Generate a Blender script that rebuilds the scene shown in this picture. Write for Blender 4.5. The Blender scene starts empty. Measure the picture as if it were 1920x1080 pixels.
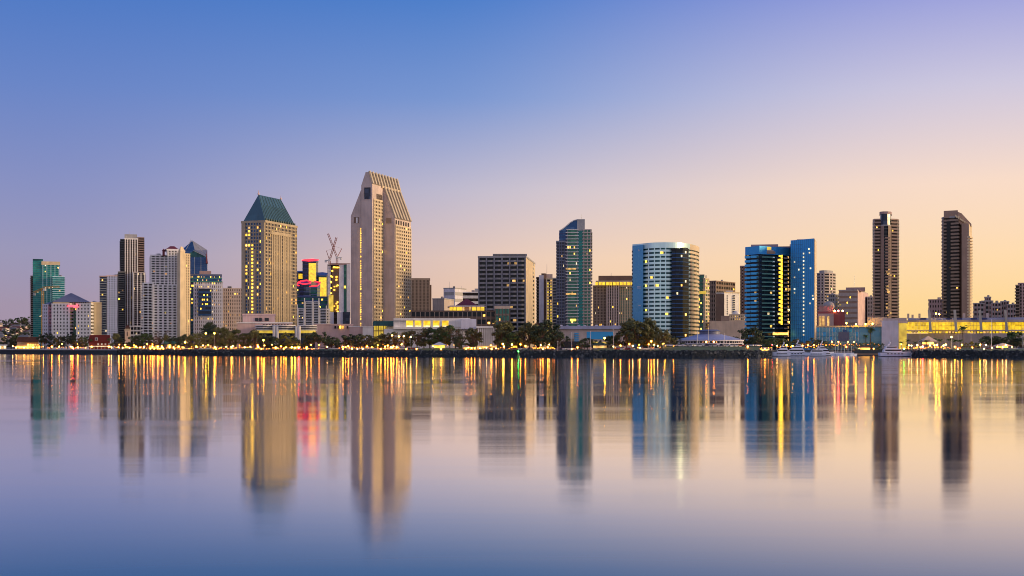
import bpy, math, random
from mathutils import Vector
R = random.Random(7)
sc = bpy.context.scene
# ------------------------------------------------------------------ camera, sky, sun, exposure
F, CX, HZ, CH, G = 2400.0, 960.0, 652.0, 5.0, 3.4     # focal length in photo pixels, horizon row, eye height, quay height
cam_d = bpy.data.cameras.new('camera'); cam = bpy.data.objects.new('camera', cam_d)
sc.collection.objects.link(cam); sc.camera = cam
cam.location = (0, 0, CH); cam.rotation_euler = (math.radians(90), 0, 0)
cam_d.sensor_width = 36; cam_d.lens = 36 * F / 1920; cam_d.shift_y = (HZ - 540) / 1920
cam_d.clip_start = 0.5; cam_d.clip_end = 20000
SUN_AZ, SUN_EL = 94.0, 11.0
SKY_STRENGTH = 1.0

def lin(c):
    return tuple((v / 255 / 12.92) if v / 255 <= 0.04045 else ((v / 255 + 0.055) / 1.055) ** 2.4 for v in c)

def build_world():
    w = bpy.data.worlds.new('World'); sc.world = w; w.use_nodes = True
    nt = w.node_tree; nt.nodes.clear(); N = nt.nodes.new; L = nt.links.new
    def math_(op, a, b=None, clamp=False):
        n = N('ShaderNodeMath'); n.operation = op; n.use_clamp = clamp
        for i, v in enumerate((a, b)):
            if v is None: continue
            if isinstance(v, (int, float)): n.inputs[i].default_value = v
            else: L(v, n.inputs[i])
        return n.outputs[0]
    tc = N('ShaderNodeTexCoord'); sx = N('ShaderNodeSeparateXYZ'); L(tc.outputs['Generated'], sx.inputs[0])
    x, y, z = sx.outputs
    el = math_('DIVIDE', math_('ARCSINE', math_('MAXIMUM', z, 0.0)), math.pi / 2)
    t = math_('SQRT', el)
    h = math_('SQRT', math_('ADD', math_('MULTIPLY', x, x), math_('ADD', math_('MULTIPLY', y, y), 1e-5)))
    xn, yn = math_('DIVIDE', x, h), math_('DIVIDE', y, h)
    def ramp(stops):
        r = N('ShaderNodeValToRGB'); cr = r.color_ramp; cr.interpolation = 'LINEAR'
        while len(cr.elements) < len(stops): cr.elements.new(0.5)
        for e, (deg, c) in zip(cr.elements, stops):
            e.position = math.sqrt(deg / 90); e.color = (*lin(c), 1)
        L(t, r.inputs[0]); return r.outputs[0]
    def smooth(v, a, b):
        n = N('ShaderNodeMapRange'); n.interpolation_type = 'SMOOTHSTEP'
        L(v, n.inputs[0]); n.inputs[1].default_value = a; n.inputs[2].default_value = b
        return n.outputs[0]
    def mix(f, a, b):
        n = N('ShaderNodeMix'); n.data_type = 'RGBA'; L(f, n.inputs[0]); L(a, n.inputs[6]); L(b, n.inputs[7]); return n.outputs[2]
    cool = ramp([(0, (164, 144, 160)), (1.8, (164, 148, 170)), (4, (156, 152, 184)), (7, (136, 145, 194)), (11, (106, 134, 199)), (15.3, (76, 121, 197)), (32, (78, 112, 180)), (90, (50, 82, 150))])
    warm = ramp([(0, (255, 204, 120)), (1.8, (255, 216, 150)), (4, (255, 220, 176)), (7, (249, 220, 200)), (11, (206, 200, 222)), (15.3, (148, 156, 220)), (32, (120, 136, 196)), (90, (50, 82, 150))])
    mid = ramp([(0, (250, 194, 150)), (1.8, (246, 203, 164)), (4, (238, 206, 186)), (7, (202, 194, 208)), (11, (126, 155, 211)), (15.3, (78, 128, 203)), (32, (88, 120, 186)), (90, (50, 82, 150))])
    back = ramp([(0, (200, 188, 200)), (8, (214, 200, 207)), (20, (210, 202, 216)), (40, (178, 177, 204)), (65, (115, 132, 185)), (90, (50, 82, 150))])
    sa = math.radians(66)
    cs = math_('ADD', math_('MULTIPLY', xn, math.sin(sa)), math_('MULTIPLY', yn, math.cos(sa)))
    m1 = mix(smooth(cs, 0.05, 0.49), cool, mid)
    m2 = mix(smooth(cs, 0.34, 0.72), m1, warm)
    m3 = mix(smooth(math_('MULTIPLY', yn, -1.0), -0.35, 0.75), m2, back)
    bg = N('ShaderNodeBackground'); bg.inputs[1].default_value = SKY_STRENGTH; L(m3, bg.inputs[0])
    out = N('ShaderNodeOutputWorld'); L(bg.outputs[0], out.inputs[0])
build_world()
sun_d = bpy.data.lights.new('sun', 'SUN'); sun_d.energy = 4.0; sun_d.angle = math.radians(16); sun_d.color = (1.0, 0.69, 0.34)
sun = bpy.data.objects.new('sun', sun_d); sc.collection.objects.link(sun)
_a, _e = math.radians(SUN_AZ), math.radians(SUN_EL)
sun.rotation_euler = Vector((-math.sin(_a) * math.cos(_e), -math.cos(_a) * math.cos(_e), -math.sin(_e))).to_track_quat('-Z', 'Y').to_euler()
vs = sc.view_settings; vs.view_transform = 'Standard'; vs.look = 'None'; vs.exposure = 0; vs.gamma = 1; vs.use_curve_mapping = False
sc.cycles.use_denoising = True; sc.cycles.filter_width = 1.0; sc.cycles.max_bounces = 6; sc.cycles.sample_clamp_indirect = 8
sc.render.film_transparent = False

# ------------------------------------------------------------------ helpers
def X(px, Y): return (px - CX) / F * Y
def Z(py, Y): return CH + (HZ - py) * Y / F
def P(px, Y): return (X(px, Y), Y)

def nodes(name):
    m = bpy.data.materials.new(name); m.use_nodes = True
    return m, m.node_tree, m.node_tree.nodes['Principled BSDF']

def wall(name, col, rough=0.75, amt=0.16, scale=0.12, metal=0.0, streak=0.12):
    """plaster / concrete: blotches, vertical weather streaks and fine grain"""
    m, nt, bs = nodes(name); N = nt.nodes.new; L = nt.links.new
    tc = N('ShaderNodeTexCoord')
    mp = N('ShaderNodeMapping'); mp.inputs['Scale'].default_value = (1, 1, 0.12); L(tc.outputs['Object'], mp.inputs[0])
    n1 = N('ShaderNodeTexNoise'); n1.inputs['Scale'].default_value = scale; n1.inputs['Detail'].default_value = 6; L(tc.outputs['Object'], n1.inputs[0])
    n2 = N('ShaderNodeTexNoise'); n2.inputs['Scale'].default_value = 0.6; n2.inputs['Detail'].default_value = 4; L(mp.outputs[0], n2.inputs[0])
    a = N('ShaderNodeMapRange'); L(n1.outputs[0], a.inputs[0]); a.inputs[1].default_value = 0.3; a.inputs[2].default_value = 0.7; a.inputs[3].default_value = 1 - amt; a.inputs[4].default_value = 1 + amt * 0.5
    b = N('ShaderNodeMapRange'); L(n2.outputs[0], b.inputs[0]); b.inputs[1].default_value = 0.35; b.inputs[2].default_value = 0.65; b.inputs[3].default_value = 1 - streak; b.inputs[4].default_value = 1
    mu = N('ShaderNodeMath'); mu.operation = 'MULTIPLY'; L(a.outputs[0], mu.inputs[0]); L(b.outputs[0], mu.inputs[1])
    v = N('ShaderNodeVectorMath'); v.operation = 'SCALE'; v.inputs[0].default_value = col; L(mu.outputs[0], v.inputs['Scale'])
    L(v.outputs[0], bs.inputs['Base Color'])
    bs.inputs['Roughness'].default_value = rough; bs.inputs['Metallic'].default_value = metal
    return m

def glass(name, dark, light, metal=0.0, rough=0.12, cell=3.3, share=0.25, zc=None, spec=0.5):
    """window glass: every cell of the grid has its own blind, tint and gloss"""
    m, nt, bs = nodes(name); N = nt.nodes.new; L = nt.links.new
    tc = N('ShaderNodeTexCoord')
    sn = N('ShaderNodeVectorMath'); sn.operation = 'SNAP'; L(tc.outputs['Object'], sn.inputs[0]); sn.inputs[1].default_value = (cell, cell, zc or cell)
    wn = N('ShaderNodeTexWhiteNoise'); wn.noise_dimensions = '3D'; L(sn.outputs[0], wn.inputs['Vector'])
    mr = N('ShaderNodeMapRange'); L(wn.outputs['Value'], mr.inputs[0]); mr.inputs[1].default_value = 1 - share; mr.inputs[2].default_value = 1.0
    mx = N('ShaderNodeMix'); mx.data_type = 'RGBA'; L(mr.outputs[0], mx.inputs[0]); mx.inputs[6].default_value = (*dark, 1); mx.inputs[7].default_value = (*light, 1)
    L(mx.outputs[2], bs.inputs['Base Color'])
    r2 = N('ShaderNodeMapRange'); L(wn.outputs['Value'], r2.inputs[0]); r2.inputs[3].default_value = rough; r2.inputs[4].default_value = rough + 0.12
    L(r2.outputs[0], bs.inputs['Roughness']); bs.inputs['Metallic'].default_value = metal; bs.inputs['IOR'].default_value = 1.5; bs.inputs['Specular IOR Level'].default_value = spec
    return m

def glow(name, col, strength):
    m, nt, bs = nodes(name)
    bs.inputs['Base Color'].default_value = (*[c * 0.5 for c in col], 1)
    bs.inputs['Emission Color'].default_value = (*col, 1); bs.inputs['Emission Strength'].default_value = strength
    return m

def glow_room(name, c0, c1, strength, cell=2.6, lo=0.35):
    """a lit window: lamp light falling off unevenly over curtains and ceilings"""
    m, nt, bs = nodes(name); N = nt.nodes.new; L = nt.links.new
    tc = N('ShaderNodeTexCoord'); oi = N('ShaderNodeObjectInfo')
    ad = N('ShaderNodeVectorMath'); ad.operation = 'ADD'; L(tc.outputs['Object'], ad.inputs[0])
    cm = N('ShaderNodeCombineXYZ'); ml = N('ShaderNodeMath'); ml.operation = 'MULTIPLY'; L(oi.outputs['Random'], ml.inputs[0]); ml.inputs[1].default_value = 200
    L(ml.outputs[0], cm.inputs[0]); L(cm.outputs[0], ad.inputs[1])
    n = N('ShaderNodeTexNoise'); n.inputs['Scale'].default_value = 1 / cell; n.inputs['Detail'].default_value = 2; L(ad.outputs[0], n.inputs[0])
    mr = N('ShaderNodeMapRange'); L(n.outputs[0], mr.inputs[0]); mr.inputs[1].default_value = 0.3; mr.inputs[2].default_value = 0.7; mr.inputs[3].default_value = lo; mr.inputs[4].default_value = 1.3
    mx = N('ShaderNodeMix'); mx.data_type = 'RGBA'; L(mr.outputs[0], mx.inputs[0]); mx.inputs[6].default_value = (*c0, 1); mx.inputs[7].default_value = (*c1, 1)
    mm = N('ShaderNodeMath'); mm.operation = 'MULTIPLY'; L(mr.outputs[0], mm.inputs[0]); mm.inputs[1].default_value = strength
    bs.inputs['Base Color'].default_value = (0.2, 0.15, 0.08, 1)
    rv = N('ShaderNodeMapRange'); L(oi.outputs['Random'], rv.inputs[0]); rv.inputs[3].default_value = 0.45 if lo < 0.5 else 0.9; rv.inputs[4].default_value = 1.35 if lo < 0.5 else 1.1
    m3 = N('ShaderNodeMath'); m3.operation = 'MULTIPLY'; L(mm.outputs[0], m3.inputs[0]); L(rv.outputs[0], m3.inputs[1])
    L(mx.outputs[2], bs.inputs['Emission Color']); L(m3.outputs[0], bs.inputs['Emission Strength'])
    return m

M = {}
M['white'] = wall('white_render', (0.84, 0.80, 0.78))
M['white_lilac'] = wall('lilac_white_render', (0.66, 0.64, 0.74))
M['beige'] = wall('beige_concrete', (0.58, 0.465, 0.43), amt=0.16)
M['sand'] = wall('sand_concrete', (0.43, 0.345, 0.235), amt=0.2)
M['beige_dark'] = wall('dull_beige_concrete', (0.48, 0.40, 0.37), amt=0.12)
M['cream'] = wall('cream_concrete', (0.66, 0.53, 0.36))  # also used where warm light is put into the wall colour
M['pink'] = wall('pink_render', (0.66, 0.46, 0.43))
M['peach'] = wall('peach_render', (0.86, 0.62, 0.44))
M['grey'] = wall('grey_concrete', (0.38, 0.37, 0.38))
M['pale_blue'] = wall('pale_blue_render', (0.50, 0.56, 0.80))
M['slate'] = wall('slate_concrete', (0.27, 0.27, 0.31))
M['grey_blue'] = wall('blue_grey_concrete', (0.27, 0.29, 0.34))
M['grey_dark'] = wall('dark_grey_concrete', (0.16, 0.155, 0.16))
M['brown'] = wall('brown_stone', (0.20, 0.125, 0.09))
M['brown_light'] = wall('light_brown_stone', (0.34, 0.25, 0.19))
M['bronze'] = wall('bronze_panel', (0.34, 0.225, 0.175), rough=0.4, metal=0.2)
M['maroon'] = wall('maroon_roof', (0.18, 0.025, 0.035), rough=0.6)
M['red_barn'] = wall('red_painted_boards', (0.20, 0.022, 0.016), rough=0.7)
M['red_wall'] = wall('red_wall', (0.42, 0.10, 0.10))
M['brown_roof'] = wall('brown_roof_shingle', (0.13, 0.045, 0.03))
M['green_roof'] = wall('green_copper_roof', (0.045, 0.12, 0.17), rough=0.36, metal=0.25)
M['green_seam'] = wall('green_copper_seam', (0.10, 0.15, 0.13), rough=0.45, metal=0.25)
M['rib_roof'] = wall('ribbed_roof', (0.52, 0.44, 0.34), rough=0.5)
M['rib_dark'] = wall('roof_groove', (0.26, 0.215, 0.16), rough=0.6)
M['blue_roof'] = wall('slate_blue_roof', (0.13, 0.15, 0.26), rough=0.5)
M['lilac_roof'] = wall('lilac_metal_roof', (0.36, 0.38, 0.56), rough=0.4, metal=0.2)
M['mauve'] = wall('mauve_plant_screen', (0.40, 0.27, 0.27))
M['steel'] = wall('galvanised_steel', (0.5, 0.5, 0.5), rough=0.4, metal=0.5)
M['crane_red'] = wall('crane_red_paint', (0.40, 0.10, 0.06))
M['crane_yellow'] = wall('crane_yellow_paint', (0.60, 0.33, 0.06))
M['navy_panel'] = wall('navy_panel', (0.025, 0.045, 0.20), rough=0.35)
M['teal_panel'] = wall('teal_panel', (0.05, 0.24, 0.22), rough=0.3)
M['aqua_panel'] = wall('aqua_mirror_panel', (0.62, 0.88, 0.90), rough=0.3, metal=0.55, amt=0.08, streak=0.06)
M['black'] = wall('black_opening', (0.012, 0.016, 0.025), rough=0.15)
M['dark_glass'] = glass('dark_glass', (0.008, 0.010, 0.016), (0.09, 0.08, 0.08), share=0.2, spec=0.22)
M['brown_glass'] = glass('brown_glass', (0.014, 0.009, 0.008), (0.10, 0.07, 0.05), share=0.2, spec=0.2)
M['navy_glass'] = glass('navy_glass', (0.010, 0.020, 0.05), (0.05, 0.08, 0.15), share=0.3, spec=0.35)
M['black_glass'] = glass('black_teal_glass', (0.006, 0.012, 0.018), (0.02, 0.04, 0.045), share=0.3, spec=0.25)
M['teal_glass'] = glass('teal_glass', (0.012, 0.15, 0.16), (0.03, 0.30, 0.28), metal=0.55, share=0.6)
M['teal_dark'] = glass('dark_teal_glass', (0.008, 0.055, 0.07), (0.02, 0.12, 0.13), metal=0.4, share=0.5)
M['blue_glass'] = glass('blue_mirror_glass', (0.05, 0.36, 0.74), (0.06, 0.39, 0.78), metal=0.55, rough=0.38, share=0.7)
M['blue_dark'] = glass('deep_blue_glass', (0.02, 0.07, 0.19), (0.05, 0.12, 0.26), metal=0.6, share=0.5)
M['aqua_glass'] = glass('aqua_glass', (0.08, 0.24, 0.36), (0.13, 0.32, 0.44), metal=0.6, share=0.6)
M['cyan_glass'] = glass('cyan_mirror_glass', (0.09, 0.33, 0.58), (0.11, 0.37, 0.60), metal=0.6, rough=0.18, share=0.7)
M['green_glass'] = glass('green_glass', (0.03, 0.13, 0.10), (0.08, 0.25, 0.18), metal=0.4, share=0.5)
M['lit'] = glow_room('lit_window_amber', (1.0, 0.36, 0.04), (1.0, 0.50, 0.09), 4.4)
M['lit2'] = glow_room('lit_window_yellow', (1.0, 0.46, 0.02), (1.0, 0.58, 0.05), 4.6)
M['lit3'] = glow_room('lit_window_white', (1.0, 0.75, 0.4), (1.0, 0.80, 0.45), 2.0)
M['litdim'] = glow_room('lit_window_dim', (0.8, 0.42, 0.10), (1.0, 0.56, 0.16), 0.9)
M['gold'] = glow_room('golden_hall_light', (1.0, 0.50, 0.008), (1.0, 0.62, 0.02), 1.1, cell=2.5, lo=0.65)
M['goldstrip'] = glow_room('gold_stair_light', (1.0, 0.46, 0.01), (1.0, 0.56, 0.03), 3.2, cell=2, lo=0.7)
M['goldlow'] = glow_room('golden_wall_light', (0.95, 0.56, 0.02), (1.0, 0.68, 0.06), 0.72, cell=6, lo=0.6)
M['neon'] = glow('red_neon', (1.0, 0.010, 0.016), 7)
M['neon_dim'] = glow('red_sign_light', (1.0, 0.05, 0.07), 4.5)
M['lamp_o'] = glow('sodium_lamp', (1.0, 0.27, 0.022), 75)
M['lamp_y'] = glow('yellow_lamp', (1.0, 0.50, 0.03), 75)
M['lamp_w'] = glow('white_lamp', (1.0, 0.50, 0.14), 40)
M['lamp_r'] = glow('red_lamp', (1.0, 0.04, 0.04), 110)
M['bulb'] = glow('added_string_bulb', (1.0, 0.26, 0.02), 9)
M['lamp_g'] = glow('green_lamp', (0.05, 1.0, 0.08), 60)
LITS = ['lit', 'lit2', 'lit', 'lit2', 'lit3', 'litdim']

COL = sc.collection
class MB:
    def __init__(s): s.v, s.f = [], []
    def poly(s, pts):
        n = len(s.v); s.v += [tuple(p) for p in pts]; s.f.append(tuple(range(n, n + len(pts)))); return s
    def prism(s, poly, z0, z1, top=None):
        n = len(s.v); k = len(poly); t = top or poly
        s.v += [(p[0], p[1], z0) for p in poly] + [(p[0], p[1], z1) for p in t]
        s.f += [tuple(range(n + k - 1, n - 1, -1)), tuple(range(n + k, n + 2 * k))]
        s.f += [(n + i, n + (i + 1) % k, n + k + (i + 1) % k, n + k + i) for i in range(k)]; return s
    def box(s, c, ux, uy, z0, z1, hx, hy):
        q = [(c[0] + a * hx * ux[0] + b * hy * uy[0], c[1] + a * hx * ux[1] + b * hy * uy[1]) for a, b in ((-1, -1), (1, -1), (1, 1), (-1, 1))]
        return s.prism(q, z0, z1)
    def abox(s, x0, x1, y0, y1, z0, z1): return s.prism([(x0, y0), (x1, y0), (x1, y1), (x0, y1)], z0, z1)
    def tube(s, a, b, r0, r1=None, k=6):
        a, b = Vector(a), Vector(b); r1 = r0 if r1 is None else r1
        d = (b - a).normalized(); u = d.orthogonal().normalized(); w = d.cross(u); n = len(s.v)
        for c, r in ((a, r0), (b, r1)):
            for i in range(k):
                t = 2 * math.pi * i / k; s.v.append(tuple(c + u * (r * math.cos(t)) + w * (r * math.sin(t))))
        s.f += [(n + i, n + (i + 1) % k, n + k + (i + 1) % k, n + k + i) for i in range(k)]
        s.f += [tuple(range(n + k - 1, n - 1, -1)), tuple(range(n + k, n + 2 * k))]; return s
    def ball(s, c, r, k=8, rings=5, sz=1.0):
        n = len(s.v); c = Vector(c)
        s.v.append((c.x, c.y, c.z - r * sz))
        for j in range(1, rings):
            a = math.pi * j / rings
            for i in range(k):
                t = 2 * math.pi * i / k; s.v.append((c.x + r * math.sin(a) * math.cos(t), c.y + r * math.sin(a) * math.sin(t), c.z - r * sz * math.cos(a)))
        s.v.append((c.x, c.y, c.z + r * sz)); e = len(s.v) - 1
        for i in range(k):
            s.f.append((n, n + 1 + (i + 1) % k, n + 1 + i)); b = n + 1 + (rings - 2) * k
            s.f.append((b + i, b + (i + 1) % k, e))
            for j in range(rings - 2):
                p = n + 1 + j * k; s.f.append((p + i, p + (i + 1) % k, p + k + (i + 1) % k, p + k + i))
        return s
    def mesh(s, name, mat, org=(0, 0, 0)):
        me = bpy.data.meshes.new(name)
        me.from_pydata([(v[0] - org[0], v[1] - org[1], v[2] - org[2]) for v in s.v], [], s.f)
        if mat is not None: me.materials.append(M[mat] if isinstance(mat, str) else mat)
        me.update(); return me

def link(name, me, parent=None, loc=(0, 0, 0), rz=0.0):
    o = bpy.data.objects.new(name, me); COL.objects.link(o)
    o.location = loc
    if rz: o.rotation_euler = (0, 0, rz)
    if parent is not None: o.parent = parent
    return o
def tag(o, label, cat, group=None):
    o['label'] = label; o['category'] = cat
    if group: o['group'] = group
    return o
def struct(name, mb, mat):
    o = link(name, mb.mesh(name, mat)); o['kind'] = 'structure'; return o

class Thing:
    """an Empty at the base of a thing; meshes are given in world coordinates and stored relative to it"""
    def __init__(s, name, label, cat, org, group=None):
        s.org = tuple(org); s.o = link(name, None, None, s.org); tag(s.o, label, cat, group)
    def part(s, name, mb, mat, parent=None):
        return link(name, mb.mesh(name, mat, s.org), parent or s.o)
    def rep(s, name, me, loc, parent=None): return link(name, me, parent or s.o, loc)

def offset(poly, d):
    n = len(poly); res = []
    for i in range(n):
        a, p, c = poly[i - 1], poly[i], poly[(i + 1) % n]
        e1 = (p[0] - a[0], p[1] - a[1]); e2 = (c[0] - p[0], c[1] - p[1])
        l1, l2 = math.hypot(*e1), math.hypot(*e2)
        n1 = (e1[1] / l1, -e1[0] / l1); n2 = (e2[1] / l2, -e2[0] / l2)
        k = d / max(0.35, 1 + n1[0] * n2[0] + n1[1] * n2[1])
        res.append((p[0] + (n1[0] + n2[0]) * k, p[1] + (n1[1] + n2[1]) * k))
    return res

def ray_t(b, d, px):
    p = (px - CX) / F
    return (p * b[1] - b[0]) / (d[0] - p * d[1])
def corner(pa, pb, pc, Y, th):
    """rectangle seen corner-on: near corner at column pb, depth Y; the face towards pa is turned th degrees"""
    t = math.radians(th); b = P(pb, Y); dl = (-math.cos(t), math.sin(t)); dr = (math.sin(t), math.cos(t))
    tl, tr = ray_t(b, dl, pa), ray_t(b, dr, pc)
    a = (b[0] + dl[0] * tl, b[1] + dl[1] * tl); c = (b[0] + dr[0] * tr, b[1] + dr[1] * tr)
    return [a, b, c, (a[0] + c[0] - b[0], a[1] + c[1] - b[1])]
def front(p0, p1, Y, depth):
    """rectangle whose front squarely faces the bay at its own bearing"""
    pm = (p0 + p1) / 2; m = Vector(P(pm, Y)); d = m.normalized(); w = (p1 - p0) / F * Y / 2 * (d.y)
    u = Vector((d.y, -d.x)); q = [m - u * w, m + u * w, m + u * w + d * depth, m - u * w + d * depth]
    return [tuple(v) for v in q]
def centre(poly): return (sum(p[0] for p in poly) / len(poly), sum(p[1] for p in poly) / len(poly))

def tower(b, poly, zt, zb=G, nf=20, core='dark_glass', band=None, bf=0.45, bo=0.3, pier=None, piers=None, pw=0.8, po=0.45, lit=None, lits=None, cap='same', capo=0.4, caph=1.2, units=2, bands_from=0, bands_to=None):
    fh = (zt - zb) / nf; o = b.org
    b.part('glass_wall' if 'glass' in str(core) or 'dark' in str(core) else 'wall', MB().prism(poly, zb, zt), core)
    if band:
        me = MB().prism(offset(poly, bo), 0, bf * fh).mesh('floor_band', band, (o[0], o[1], 0))
        for k in range(bands_from, nf if bands_to is None else bands_to): b.rep('floor_band', me, (0, 0, zb + k * fh + 0.04 - o[2]))
    n = len(poly)
    for i, cols in (piers or {}).items():
        a, c = poly[i], poly[(i + 1) % n]; L = math.hypot(c[0] - a[0], c[1] - a[1]); u = ((c[0] - a[0]) / L, (c[1] - a[1]) / L); nn = (u[1], -u[0])
        me = MB().box((nn[0] * (po - 0.15) / 2, nn[1] * (po - 0.15) / 2), u, nn, zb, zt + 0.05, pw / 2, (po + 0.15) / 2).mesh('pier', pier or band, (0, 0, o[2]))
        for j in range(cols + 1):
            s = pw / 2 + (L - pw) * j / cols
            b.rep('pier', me, (a[0] + u[0] * s - o[0], a[1] + u[1] * s - o[1], 0))
    for i, (cols, prob) in (lit or {}).items():
        a, c = poly[i], poly[(i + 1) % n]; L = math.hypot(c[0] - a[0], c[1] - a[1]); u = ((c[0] - a[0]) / L, (c[1] - a[1]) / L); nn = (u[1], -u[0])
        cw = L / cols; ww = max(0.6, min(1.9, (cw - (pw if piers and i in piers else 0.3)) * 0.8))
        b0 = bf if band else 0.25
        mes = {}
        for k in range(nf):
            for j in range(cols):
                if R.random() > prob: continue
                mt = R.choice(lits or LITS)
                if mt not in mes: mes[mt] = MB().box((nn[0] * 0.05, nn[1] * 0.05), u, nn, 0, min(1.7, fh * (1 - b0) * 0.85), ww / 2, 0.06).mesh('lit_window', mt)
                s = cw * (j + 0.5)
                b.rep('lit_window', mes[mt], (a[0] + u[0] * s - o[0], a[1] + u[1] * s - o[1], zb + (k + b0) * fh + 0.06 - o[2]))
    if cap:
        cm = (band or pier or 'grey') if cap == 'same' else cap
        b.part('parapet', MB().prism(offset(poly, capo), zt - 0.1, zt + caph), cm)
    for q in range(units):
        cxy = centre(poly); w = min(abs(poly[1][0] - poly[0][0]) or 8, 30) * 0.18
        ux = cxy[0] + R.uniform(-1.5, 1.5) * w; uy = cxy[1] + R.uniform(-2, 2); h = R.uniform(1.5, 3.2)
        b.part('roof_unit', MB().abox(ux - w * 0.5, ux + w * 0.5, uy - 2, uy + 2, zt + 0.5, zt + caph + h), R.choice(['grey', 'beige_dark', 'grey_dark']))

def facade(b, name, px0, px1, py0, py1, Y, th, mat, parent=None, dpx=None):
    """a slab facing the bay between two photo columns and two rows at depth Y, th metres thick"""
    q = front(px0, px1, Y, th)
    return b.part(name, MB().prism(q, Z(py1, Y), Z(py0, Y)), mat, parent)
def profile(b, name, pts, Y, depth, mat, parent=None):
    """an outline of (column, row) points in the plane at depth Y, pushed back by depth"""
    pm = sum(p[0] for p in pts) / len(pts); d = Vector((X(pm, 1.0), 1.0)).normalized() * depth
    m = MB(); f = [(X(p[0], Y), Y, Z(p[1], Y)) for p in pts]; k = [(q[0] + d.x, q[1] + d.y, q[2]) for q in f]
    n = len(pts); m.v = f + k; m.f = [tuple(range(n)), tuple(range(2 * n - 1, n - 1, -1))] + [(i, n + i, n + (i + 1) % n, (i + 1) % n) for i in range(n)]
    return b.part(name, m, mat, parent)
def mast(b, px, py0, py1, Y, r=0.15, mat='steel', name='antenna'):
    return b.part(name, MB().tube((X(px, Y), Y, Z(py1, Y)), (X(px, Y), Y, Z(py0, Y)), r, r * 0.5, 5), mat)
def building(name, label, poly, cat='building', group=None):
    c = centre(poly); return Thing(name, label, cat, (c[0], c[1], G), group)

LAND = [(78, 'the brown-roofed restaurant'), (165, 'the white hotel with blue pyramid'), (212, 'the red barn'), (275, 'the slim dark condo tower'), (358, 'the red-roofed white condos'),
        (455, 'the glass-topped grey office'), (560, 'the green-roofed hotel tower'), (655, 'the neon-rimmed towers'), (740, 'the sloped-top concrete tower'), (895, 'the hall with five lit bays'),
        (1005, 'the dark balconied hotel'), (1110, 'the curved-top blue tower'), (1185, 'the gold-crowned office'), (1265, 'the curved white-banded hotel'), (1398, 'the round pavilion'),
        (1532, 'the blue mirrored hotel'), (1650, 'the low blue glass hall'), (1760, 'the beige exhibition block'), (9999, 'the golden exhibition hall')]
def landmark(px): return next(n for e, n in LAND if px < e)
ORD = ['first', 'second', 'third', 'fourth', 'fifth', 'sixth', 'seventh', 'eighth', 'ninth', 'tenth', 'eleventh', 'twelfth', 'thirteenth', 'fourteenth', 'fifteenth', 'sixteenth', 'seventeenth', 'eighteenth', 'nineteenth', 'twentieth', 'twenty-first', 'twenty-second', 'twenty-third', 'twenty-fourth', 'twenty-fifth']
def ordered_labels(items, desc, prep):
    """items: list of photo columns and kinds -> a label that singles out each by landmark and order from the left"""
    seen = {}; res = {}
    for i in sorted(range(len(items)), key=lambda k: items[k]):
        k = (desc[i], landmark(items[i])); seen[k] = seen.get(k, 0) + 1; res[i] = (k, seen[k])
    return [f"{res[i][0][0]} {prep} {res[i][0][1]}" + (f", {ORD[res[i][1] - 1]} from left" if seen[res[i][0]] > 1 else '') for i in range(len(items))]
# ------------------------------------------------------------------ the setting: bay, quay, bank, hill
def interp(t, x):
    if x <= t[0][0]: return t[0][1]
    for (a, u), (b, v) in zip(t, t[1:]):
        if x <= b: return u + (v - u) * (x - a) / (b - a)
    return t[-1][1]
SHORE = [(-700, 1300), (0, 1090), (200, 1000), (300, 925), (420, 830), (640, 752), (1000, 708), (1300, 672), (1425, 688), (1446, 720), (1452, 855), (1704, 850), (1712, 700), (1730, 668), (1920, 634), (2700, 560)]
def shore(px): return interp(SHORE, px)

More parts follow.
